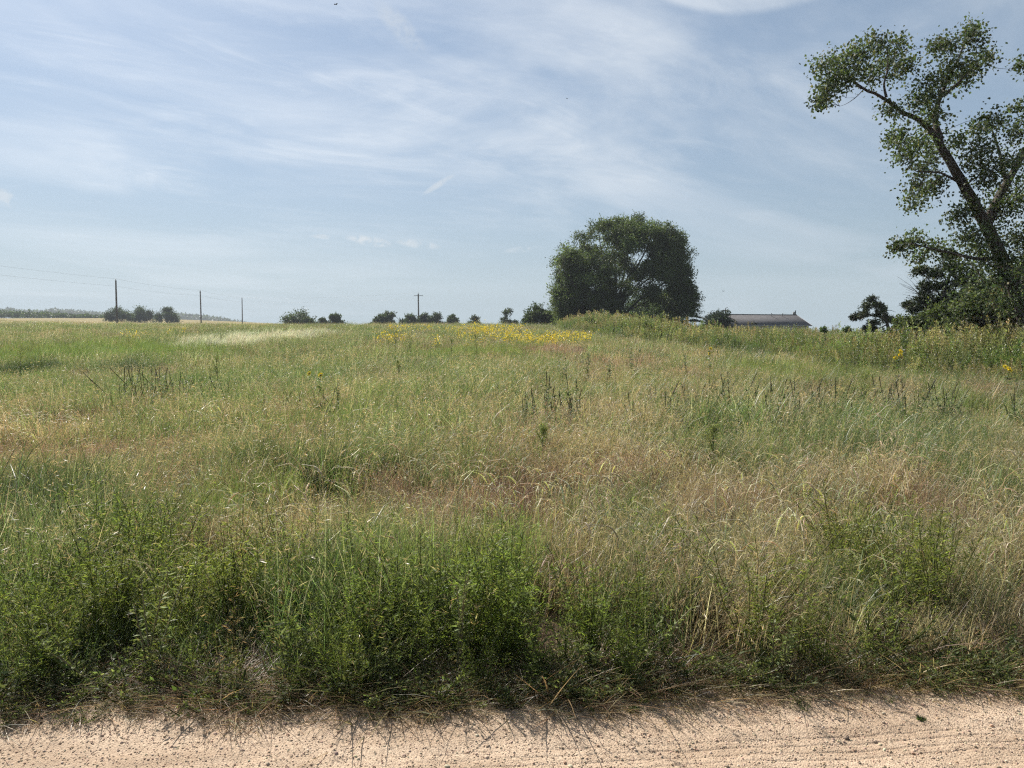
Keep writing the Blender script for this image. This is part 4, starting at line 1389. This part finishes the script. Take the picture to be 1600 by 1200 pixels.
def build_house():
    t = math.radians(15)
    ax = np.array([math.cos(t), math.sin(t), 0]); fr = np.array([math.sin(t), -math.cos(t), 0])
    R1 = at(1245, 493, 138)
    Lh, Dh = 15.5, 4.3
    mid = R1 - ax * (Lh / 2 + 0.0)
    gz = float(terrain(mid[0], mid[1]))
    root = thing('house', 'long low house with grey shingle roof behind the weeds', 'house', (mid[0], mid[1], gz), t)
    zr = R1[2] + 0.1 - gz; ze = zr - 1.85
    hl = Lh / 2
    g = Geo(); wc = (0.55, 0.55, 0.56)
    # walls: four thin slabs, gables closed to the ridge
    g.box(-hl + .3, hl - .3, -Dh + .5, -Dh + .7, -0.3, ze, wc); g.box(-hl + .3, hl - .3, Dh - .7, Dh - .5, -0.3, ze, wc)
    for sx in (-1, 1):
        x = sx * (hl - .3)
        V = [(x, -Dh + .5, -0.3), (x, Dh - .5, -0.3), (x, Dh - .5, ze), (x, 0, zr - 0.2), (x, -Dh + .5, ze)]
        V2 = [(x - sx * .2, b, c) for a, b, c in V]
        A = V + V2
        g.add(A, [(0, 1, 2, 4), (4, 2, 3, 3), (5, 6, 7, 9), (9, 7, 8, 8), (0, 4, 9, 5), (1, 6, 7, 2)], wc)
    w = link('wall', g.mesh('wall', M_SIDING, smooth=False), root)
    z = 0.25; sidings = Geo(); sidings.box(-hl + .28, hl - .28, -Dh + .462, -Dh + .496, 0, 0.17, (0.58, 0.58, 0.6))
    ms = sidings.mesh('siding_board', M_SIDING, smooth=False)
    while z < ze - 0.25:
        o = link('siding_board', ms, w, (0, 0, z)); z += 0.2
    g = Geo(); rc = (0.066, 0.064, 0.067); th = 0.14
    for s in (-1, 1):
        V = [(-hl, 0, zr), (hl, 0, zr), (hl, s * Dh, ze), (-hl, s * Dh, ze)]
        U = [(a, b, c - th) for a, b, c in V]
        g.add(V + U, [(0, 1, 2, 3), (4, 7, 6, 5), (0, 4, 5, 1), (1, 5, 6, 2), (2, 6, 7, 3), (3, 7, 4, 0)], rc)
    rf = link('roof', g.mesh('roof', M_SHINGLE, smooth=False), root)
    g = Geo(); g.tube([(-hl, 0, zr + .03), (hl, 0, zr + .03)], [0.06, 0.06], 6, (0.055, 0.05, 0.05)); link('ridge_cap', g.mesh('ridge_cap', M_SHINGLE), rf)
    for x in (2.2, 4.4):
        g = Geo(); g.tube([(x, -0.7, zr - .45), (x, -0.7, zr + .18)], [0.06, 0.06], 6, (0.12, 0.12, 0.12)); g.ball((x, -.7, zr + .2), (.12, .12, .06), (0.12, .12, .12), 8, 3)
        link('roof_vent', g.mesh('roof_vent', M_METAL), rf)
    g = Geo(); g.box(-hl, hl, -Dh - .13, -Dh - .004, ze - .16, ze - .02, (0.24, 0.24, 0.25)); link('gutter', g.mesh('gutter', M_METAL, smooth=False), root)
    g = Geo(); g.box(hl - .55, hl - .45, -Dh + .34, -Dh + .44, 0, ze - .1, (0.6, 0.6, 0.6)); link('downspout', g.mesh('downspout', M_METAL, smooth=False), root)
    g = Geo(); g.tube([(hl + .02, -Dh, ze - .06), (hl + .02, 0, zr - .06)], [0.09, 0.09], 4, (0.55, 0.55, 0.55)); link('fascia', g.mesh('fascia', M_METAL, smooth=False), root)
    for x in (-5, -1.5, 2.5, 5.5):
        g = Geo(); g.box(x - .7, x + .7, -Dh + .44, -Dh + .46, 0.9, 2.0, (0.04, 0.05, 0.06)); wn = link('window', g.mesh('pane', M_METAL, smooth=False), root)
        g = Geo()
        for a in ((x - .8, x + .8, 2.0, 2.1), (x - .8, x + .8, .8, .9), (x - .8, x - .7, .9, 2.0), (x + .7, x + .8, .9, 2.0)):
            g.box(a[0], a[1], -Dh + .40, -Dh + .459, a[2], a[3], (0.55, 0.55, 0.55))
        link('frame', g.mesh('frame', M_METAL, smooth=False), wn)
    # the service mast that shows over the far end of the roof
    p = at(1243, 485, 141); bz = float(terrain(p[0], p[1]))
    m = thing('service_mast', 'thin grey service mast standing at the far end of the house roof', 'mast', (p[0], p[1], bz))
    g = Geo(); g.tube([(0, 0, -.2), (0, 0, (p[2] - bz) / 2), (0, 0, p[2] - bz)], [.12, .11, .10], 6, (0.12, 0.12, 0.12)); link('shaft', g.mesh('shaft', M_METAL), m)
    g = Geo(); g.box(-.45, -.12, -.12, .12, p[2] - bz - .85, p[2] - bz - .25, (0.2, 0.2, 0.2)); link('transformer_box', g.mesh('transformer_box', M_METAL, smooth=False), m)


def build_birds():
    for px, py, Y, rz, lab in ((1130, 455, 70, 0.4, 'tiny dark bird flying above the house roof'), (525, 7, 45, -0.7, 'tiny dark bird gliding high in the bright part of the sky'), (886, 154, 80, 1.2, 'tiny dark bird in the blue above the big round tree')):
        p = at(px, py, Y)
        r = thing('bird', lab, 'bird', tuple(p), rz, 'birds in the air', 0.62)
        g = Geo()
        t = np.linspace(0, 1, 9)
        g.tube(np.stack([np.zeros(9), t * 0.24 - 0.12, 0.01 * np.sin(t * 3)], 1), 0.004 + 0.034 * np.sin(np.pi * np.clip(t * 0.92 + 0.03, 0, 1)) ** 0.8, 8, (0.03, 0.03, 0.03))
        g.add([(-0.02, -0.11, 0), (0.02, -0.11, 0), (0.045, -0.20, 0.004), (-0.045, -0.20, 0.004)], [(0, 1, 2, 3)], (0.03, 0.03, 0.03))
        link('body', g.mesh('body', M_BIRD), r)
        for s in (-1, 1):
            g = Geo()
            V = [(s * 0.015, 0.06, 0.01), (s * 0.015, -0.05, 0.01), (s * 0.13, -0.05, 0.06), (s * 0.13, 0.07, 0.06), (s * 0.27, -0.05, 0.03), (s * 0.26, 0.0, 0.03)]
            V2 = [(a, b, c - 0.006) for a, b, c in V]
            g.add(V + V2, [(0, 1, 2, 3), (3, 2, 4, 5), (6, 9, 8, 7), (9, 11, 10, 8), (0, 3, 9, 6), (3, 5, 11, 9), (1, 7, 8, 2), (2, 8, 10, 4)], (0.03, 0.03, 0.03))
            link('wing', g.mesh('wing', M_BIRD), r)


build_poles()
build_house()
build_birds()


# ------------------------------------------------------------------ single weeds that stand out of the grass
def spike_weed(seed, h, nst, label, group):
    """vervain-like weed: stiff stems that end in dark seed spikes"""
    rng = np.random.default_rng(seed)
    r = thing('spiked_weed', label, 'weed', group=group)
    st, lf = Geo(), Geo()
    for i in range(nst):
        az = rng.normal(3.0, 1.1) if i % 3 else rng.normal(0, 1.0); le = abs(rng.normal(0.26, 0.2)); hh = h * rng.uniform(0.45, 1.08)
        t = np.linspace(0, 1, 7)
        b = rng.normal(size=2) * 0.10
        P = np.stack([b[0] + np.cos(az) * hh * le * t ** 1.3, b[1] + np.sin(az) * hh * le * t ** 1.3, hh * t - 0.02], 1)
        st.tube(P, np.linspace(0.0045, 0.003, 7), 4, cvar((0.085, 0.085, 0.045), 1, rng)[0])
        g = Geo()
        sl = rng.uniform(0.14, 0.40); m = 9
        u = np.linspace(1 - sl, 1.0, m)
        Q = np.stack([np.interp(u, t, P[:, k]) for k in range(3)], 1)
        g.tube(Q, np.concatenate([[0.004], rng.uniform(0.004, 0.0075, m - 2), [0.002]]), 5, cvar((0.090, 0.088, 0.048), m, rng, 0.3))
        k = 46
        uu = rng.uniform(1 - sl, 1, k)
        B = np.stack([np.interp(uu, t, P[:, q]) for q in range(3)], 1)
        a2 = rng.random(k) * 6.283
        g.leaves(B, np.stack([np.cos(a2), np.sin(a2), np.full(k, 0.9)], 1), 0.020, 0.007, cvar((0.105, 0.105, 0.055), k, rng, 0.3), rng)
        link('seed_spike', g.mesh('seed_spike', M_LEAF), r)
        k = 34
        uu = rng.uniform(0.05, 1 - sl * 0.9, k)
        B = np.stack([np.interp(uu, t, P[:, q]) for q in range(3)], 1)
        a2 = rng.random(k) * 6.283
        L = rng.uniform(0.045, 0.085, k)
        lf.leaves(B, np.stack([np.cos(a2), np.sin(a2), rng.uniform(0.2, 0.9, k)], 1), L, L * 0.36, cvar((0.085, 0.115, 0.05), k, rng), rng, 0.45, 0.06)
    link('stem', st.mesh('stem', M_STEM), r)
    link('leaves', lf.mesh('leaves', M_LEAF, smooth=False), r)
    return r


def horseweed(seed, h, label, group):
    """single stem, narrow leaves and a broad airy green plume"""
    rng = np.random.default_rng(seed)
    r = thing('plumed_weed', label, 'weed', group=group)
    st, lf, pl = Geo(), Geo(), Geo()
    t = np.linspace(0, 1, 8)
    az = rng.random() * 6.283
    P = np.stack([np.cos(az) * 0.05 * h * t ** 2, np.sin(az) * 0.05 * h * t ** 2, h * t - 0.02], 1)
    st.tube(P, np.linspace(0.006, 0.002, 8), 5, (0.13, 0.13, 0.055))
    k = 110
    u = rng.uniform(0.1, 0.72, k); B = np.stack([np.interp(u, t, P[:, q]) for q in range(3)], 1)
    a2 = rng.random(k) * 6.283; L = rng.uniform(0.05, 0.09, k) * (1.25 - u * 0.6)
    lf.leaves(B, np.stack([np.cos(a2), np.sin(a2), rng.uniform(-0.2, 0.8, k)], 1), L, L * 0.13, cvar((0.09, 0.125, 0.04), k, rng), rng)
    for i in range(26):
        u0 = rng.uniform(0.5, 0.95); s = np.array([np.interp(u0, t, P[:, q]) for q in range(3)]); a = rng.random() * 6.283
        ln = h * 0.30 * (1.08 - u0) / 0.5
        e = s + np.array([math.cos(a) * 0.55, math.sin(a) * 0.55, 1.0]) * ln
        Q = curve_pts(s, e, 4, 0.06, rng)
        st.tube(Q, np.linspace(0.002, 0.001, 4), 3, (0.13, 0.14, 0.055))
        k = 34
        uu = rng.uniform(0.15, 1.0, k); B = np.stack([np.interp(uu, np.linspace(0, 1, 4), Q[:, q]) for q in range(3)], 1) + rng.normal(size=(k, 3)) * 0.008
        pl.leaves(B, rng.normal(size=(k, 3)) * 0.5 + np.array([0, 0, 0.8]), 0.022, 0.006, cmix([(0.16, 0.20, 0.06), (0.24, 0.25, 0.10)], (2, 1), k, rng), rng)
    link('stem', st.mesh('stem', M_STEM), r); link('leaves', lf.mesh('leaves', M_LEAF, smooth=False), r); link('plume', pl.mesh('plume', M_LEAF, smooth=False), r)
    return r


def sunflower(seed, h, heads, label):
    rng = np.random.default_rng(seed)
    r = thing('sunflower', label, 'flower', group='wild sunflowers')
    st, lf = Geo(), Geo()
    t = np.linspace(0, 1, 6)
    P = np.stack([0.06 * h * t ** 2, 0 * t, h * t - 0.02], 1)
    st.tube(P, np.linspace(0.008, 0.003, 6), 5, (0.10, 0.12, 0.05))
    k = 26
    u = rng.uniform(0.15, 0.95, k); B = np.stack([np.interp(u, t, P[:, q]) for q in range(3)], 1); a = rng.random(k) * 6.283
    L = rng.uniform(0.07, 0.13, k)
    lf.leaves(B, np.stack([np.cos(a), np.sin(a), rng.uniform(-0.4, 0.4, k)], 1), L, L * 0.62, cvar((0.085, 0.12, 0.045), k, rng), rng, 0.35, 0.08)
    link('stem', st.mesh('stem', M_STEM), r); link('leaves', lf.mesh('leaves', M_LEAF, smooth=False), r)
    for i in range(heads):
        s = P[-1] if i == 0 else np.array([np.interp(rng.uniform(0.6, 0.9), t, P[:, q]) for q in range(3)])
        c = s + (np.array([rng.normal(0, 0.10), rng.normal(0, .06), 0.10 + 0.12 * rng.random()]) if i else np.array([0, 0, 0.03]))
        g = Geo(); g.tube(curve_pts(s, c, 4, 0.05, rng), np.full(4, 0.003), 4, (0.10, 0.12, 0.05)); N = nrm(np.array([rng.normal(-.1, .3), -0.8, 0.5]))
        g.ball(c, 0.017, (0.10, 0.055, 0.02), 8, 4)
        hd = link('flower_head', g.mesh('flower_head', M_STEM), r)
        A = nrm(np.cross(N, [0, 0, 1.0])); Bv = np.cross(N, A); g = Geo(); k = 15
        an = np.arange(k) * 2 * np.pi / k
        D = np.cos(an)[:, None] * A + np.sin(an)[:, None] * Bv + N * 0.12
        g.leaves(c + D * 0.012, D, 0.052, 0.019, cvar((0.78, 0.62, 0.04), k, rng, 0.06, 0.03), rng, 0.5, 0.0, nbias=N)
        link('petals', g.mesh('petals', M_PETAL, smooth=False), hd)
    return r


def leafy_weed(seed, h, label, group, cols=((0.15, 0.17, 0.085), (0.20, 0.215, 0.12)), nst=3, leaf=0.07, lw=0.5, lean=(0, 0), lie=0.0, name='leafy_weed', per=40):
    rng = np.random.default_rng(seed)
    r = thing(name, label, 'weed', group=group)
    st, lf = Geo(), Geo()
    for i in range(nst):
        hh = h * rng.uniform(0.7, 1.05); t = np.linspace(0, 1, 7); b = rng.normal(size=2) * 0.05 * h
        dx, dy = lean[0] + rng.normal(0, 0.12), lean[1] + rng.normal(0, 0.12)
        P = np.stack([b[0] + dx * hh * t ** 1.3, b[1] + dy * hh * t ** 1.3, hh * (1 - lie) * t - 0.02 + 0.05 * np.sin(t * 3.1) * lie], 1)
        st.tube(P, np.linspace(0.005, 0.002, 7), 4, cvar((0.16, 0.15, 0.08), 1, rng)[0])
        k = per
        u = rng.uniform(0.12, 1.03, k); B = np.stack([np.interp(np.minimum(u, 1), t, P[:, q]) for q in range(3)], 1); a = rng.random(k) * 6.283
        L = leaf * rng.uniform(0.6, 1.2, k) * (1.2 - 0.5 * u)
        lf.leaves(B, np.stack([np.cos(a), np.sin(a), rng.uniform(-0.2, 0.9, k)], 1) + np.array([dx, dy, 0]) * 0.8, L, L * lw, cmix(cols, [1] * len(cols), k, rng, 0.15), rng, 0.42, 0.08)
    link('stem', st.mesh('stem', M_STEM), r); link('leaves', lf.mesh('leaves', M_LEAF, smooth=False), r)
    return r


def put(r, px, Y, rz=0.0, s=1.0, py=None):
    if py is not None:
        x, Y = ground_at(px, py)
    else:
        x = (px - 800) / 1209.0 * Y
    z = float(terrain(x, Y))
    if Y < float(edge_y(x)) + 0.15:
        z = max(z, float(road_z(np.array(x), np.array(Y))))
    r.location = (x, Y, z); r.rotation_euler[2] = rz; r.scale = (s, s, s)
    return r


def single_weeds():
    rng = np.random.default_rng(1234)
    sets = (
        ('dark spiked weed in the loose clump beyond the pinkish grass', 'dark spiked weeds far from the thicket', 1.12,
         ((170, 14.2, .62), (190, 14.6, .8), (207, 15.2, 1.0), (222, 14.4, .78), (238, 14.8, .85), (250, 15.4, .98), (262, 14.3, .75), (276, 14.9, .8), (290, 15.4, .7), (330, 15.5, .72), (200, 14.0, .7), (231, 13.8, .68), (316, 14.6, .6), (350, 14.8, .66))),
        ('dark spiked weed scattered among pale stalks below a lone yellow flower', 'dark spiked weeds in the middle of the meadow', 1.0,
         ((404, 13.2, .6), (440, 13.4, .62), (462, 13.2, .62), (503, 13.0, .72), (524, 12.8, .75), (606, 13.4, .5), (790, 11.8, .66))),
        ('long leaning spiked weed in the clump over the rosy brown grass', 'leaning spiked weeds over the rosy brown grass', 1.0,
         ((822, 11.6, .72), (838, 11.4, .78), (852, 11.8, .98), (868, 11.2, .7), (880, 11.5, .85), (896, 11.6, .95), (905, 11.1, .72), (925, 11.4, .6))),
        ('short dark spiked weed in the long row before the tall weeds', 'row of spiked weeds before the tall weeds', 0.95,
         tuple((float(x), float(Y), float(s)) for x, Y, s in zip(np.linspace(1012, 1500, 34) + rng.normal(0, 8, 34), rng.uniform(11.4, 13.6, 34), rng.uniform(.72, 1.0, 34))) + ((1145, 12.4, 1.05), (1590, 12.2, .8), (1600, 12.4, .85))),
    )
    for si, (lab, grp, h, spots) in enumerate(sets):
        protos = []
        for i, (px, Y, s) in enumerate(spots):
            if i < 3:
                r = spike_weed(2000 + si * 10 + i, h, (6, 5, 7)[i], lab, grp); protos.append(r)
            else:
                r = copy_tree(protos[i % 3], lab, (0, 0, 0), 0, 1, grp)
            if si == 0 and i == 2:
                r['label'] = 'tallest spiked weed of the loose clump beyond the pinkish grass'
            if si == 3 and i >= 34:
                r['label'] = ('tallest spiked weed rising above the row before the tall weeds', 'dark spiked weed standing past the outer end of the row', 'last dark spiked weed farthest past the outer end of the row')[i - 34]
            put(r, px, Y, rng.normal(0, 0.5), s * 0.98)
    # plumed weeds
    lab = (('plumed weed standing over the rosy brown grass', 846, 8.3, .66), ('plumed weed with a yellow green top among drooping seed heads', 1117, 8.1, .68),
           ('tall thin plumed weed between the spiked row and the tall weeds', 1322, 19.0, 1.1), ('plumed weed rising out of the spiked row on a bare stem', 1350, 13.5, .95),
           ('slender plumed weed before the pale green strip below the lone pole', 619, 30, 1.35), ('leaning plumed weed in the pair before the pale green strip', 642, 29, 1.3), ('bushy topped plumed weed by itself before the pale green strip', 705, 29, 1.15),
           ('short plumed weed nearest the yellow flowers', 745, 31, 1.15), ('arching plumed weed alone in the grey green grass', 622, 21, .75), ('plumed weed among the light green weeds by the sunflowers', 1480, 19, 1.25), ('pale plumed weed at the corner of the tall weeds', 1498, 18, 1.3),
           ('plumed weed at the outer edge of the bright green patch', 340, 19.5, 1.0), ('small plumed weed by the dark hollow in the grass', 30, 20, 1.1))
    for i, (l, px, Y, h) in enumerate(lab):
        put(horseweed(2100 + i, h, l, 'plumed weeds above the grass'), px, Y, rng.random() * 6)
    for i, (l, px, Y, h, n) in enumerate((('wild sunflower with two stacked heads before the tall weeds', 1403, 19.0, 1.05, 3), ('wild sunflower low at the corner of the tall weeds', 1574, 17.5, .72, 3),
                                         ('lone yellow wild sunflower in the middle of the meadow', 497, 15.5, .72, 2), ('small wild sunflower near the leafy pale weeds', 1107, 24, .95, 2))):
        put(sunflower(2200 + i, h, n, l), px, Y)
    for i, (px, Y, h, l) in enumerate(((880, 19.5, .85, 'pale leafy weed at the open end of the light clump in mid meadow'), (915, 20, .98, 'pale leafy weed with silvery leaves in the light clump in mid meadow'), (948, 20, .75, 'lowest pale leafy weed in the light clump in mid meadow'),
                                       (988, 20.5, 1.12, 'tallest pale leafy weed in the light clump in mid meadow'), (1070, 22.5, .98, 'pale leafy weed beside the small wild sunflower'), (1405, 17.6, .6, 'pale leafy weed under the wild sunflower with stacked heads'))):
        put(leafy_weed(2300 + i, h, l, 'pale leafy weeds', nst=4, leaf=0.085), px, Y, rng.random() * 6)
    # verge
    vg = [(0.17, 0.21, 0.07), (0.21, 0.24, 0.09)]
    for i, (px, py, h, l, ln, lie, leaf, lw) in enumerate((
            (135, 1075, .36, 'pale leafed ragweed leaning out over the gravel edge', (-.45, -.25), .1, .06, .34), (232, 1060, .52, 'pale topped ragweed in the dark weeds of the verge', (0, -.1), 0, .05, .3),
            (985, 1062, .42, 'silvery weed slanting across the verge above the white twigs', (.45, .1), .15, .05, .4), (930, 1062, .26, 'low silvery weed at the foot of the slanting one', (-.2, -.2), .1, .045, .4),
            (720, 1055, .55, 'bright ragweed top in the middle of the green verge', (.05, -.1), 0, .055, .3), (505, 1090, .16, 'small grey green weed lying on the gravel edge', (-.2, -.4), .4, .035, .4),
            (1215, 1062, .34, 'yellow green ragweed beside the dry grass of the verge', (0, -.15), 0, .05, .35))):
        put(leafy_weed(2400 + i, h, l, 'single weeds of the verge', vg, 4, leaf, lw * 0.7, ln, lie, 'ragweed', 44), px, 0, 0.0, 1.0, py)
    for i, (px, py, h, l) in enumerate(((990, 1126, .04, 'tiny green sprout alone on the gravel'), (1535, 1062, .09, 'small round green tuft on the gravel edge'), (865, 1105, .06, 'flat green sprig at the lip of the gravel'), (1440, 1150, .022, 'tiny dry sprig lying on the gravel'))):
        put(leafy_weed(2500 + i, h, l, 'sprouts at the road edge', [(0.075, 0.10, 0.035), (0.10, 0.12, 0.045)], 7, .03, .3, (0, 0), 0.1, 'sprout', 16), px, 0, 0.0, 1.0, py)
    # bare straws and twigs
    for i, (pts, l) in enumerate(((((345, 1122), (346, 1068)), 'single pale straw standing upright at the gravel edge'), (((965, 1070), (1010, 1096)), 'white dead twig lying across the verge foot'), (((948, 1085), (972, 1128)), 'bent pale twig poking down onto the gravel'))):
        (x0, y0), (x1, y1) = pts
        gx, gy = ground_at(x0, y0)
        z0 = float(max(terrain(gx, gy), road_z(np.array(gx), np.array(gy)))) if gy < 3.7 else float(terrain(gx, gy))
        e = at(x1, y1, gy - 0.02 * i); b = np.array([gx, gy, z0 + 0.005])
        P = curve_pts(b, e, 6, 0.08, rng) - b
        g = Geo(); g.tube(P, np.linspace(0.0024, 0.0014, 6), 5, (0.52, 0.44, 0.33))
        o = link('straw', g.mesh('straw', M_STEM), None, tuple(b)); o['label'] = l; o['category'] = 'straw'; o['group'] = 'bare straws by the road'


single_weeds()


# ------------------------------------------------------------------ air
def build_haze():
    g = Geo()
    g.box(-1300, 1300, -250, 1030, -8, 62, (1, 1, 1))
    m = bpy.data.materials.new('haze_air')
    m.use_nodes = True
    t = NT(m.node_tree); t.n.clear()
    out = t.new('ShaderNodeOutputMaterial')
    v = t.new('ShaderNodeVolumePrincipled')
    v.inputs['Color'].default_value = (0.80, 0.88, 1.0, 1)
    v.inputs['Density'].default_value = 0.00026
    v.inputs['Anisotropy'].default_value = 0.2
    t.l.new(v.outputs[0], out.inputs['Volume'])
    o = link('haze', g.mesh('haze', m, smooth=False)); o['kind'] = 'stuff'; o['label'] = 'thin summer haze over the fields'


build_haze()
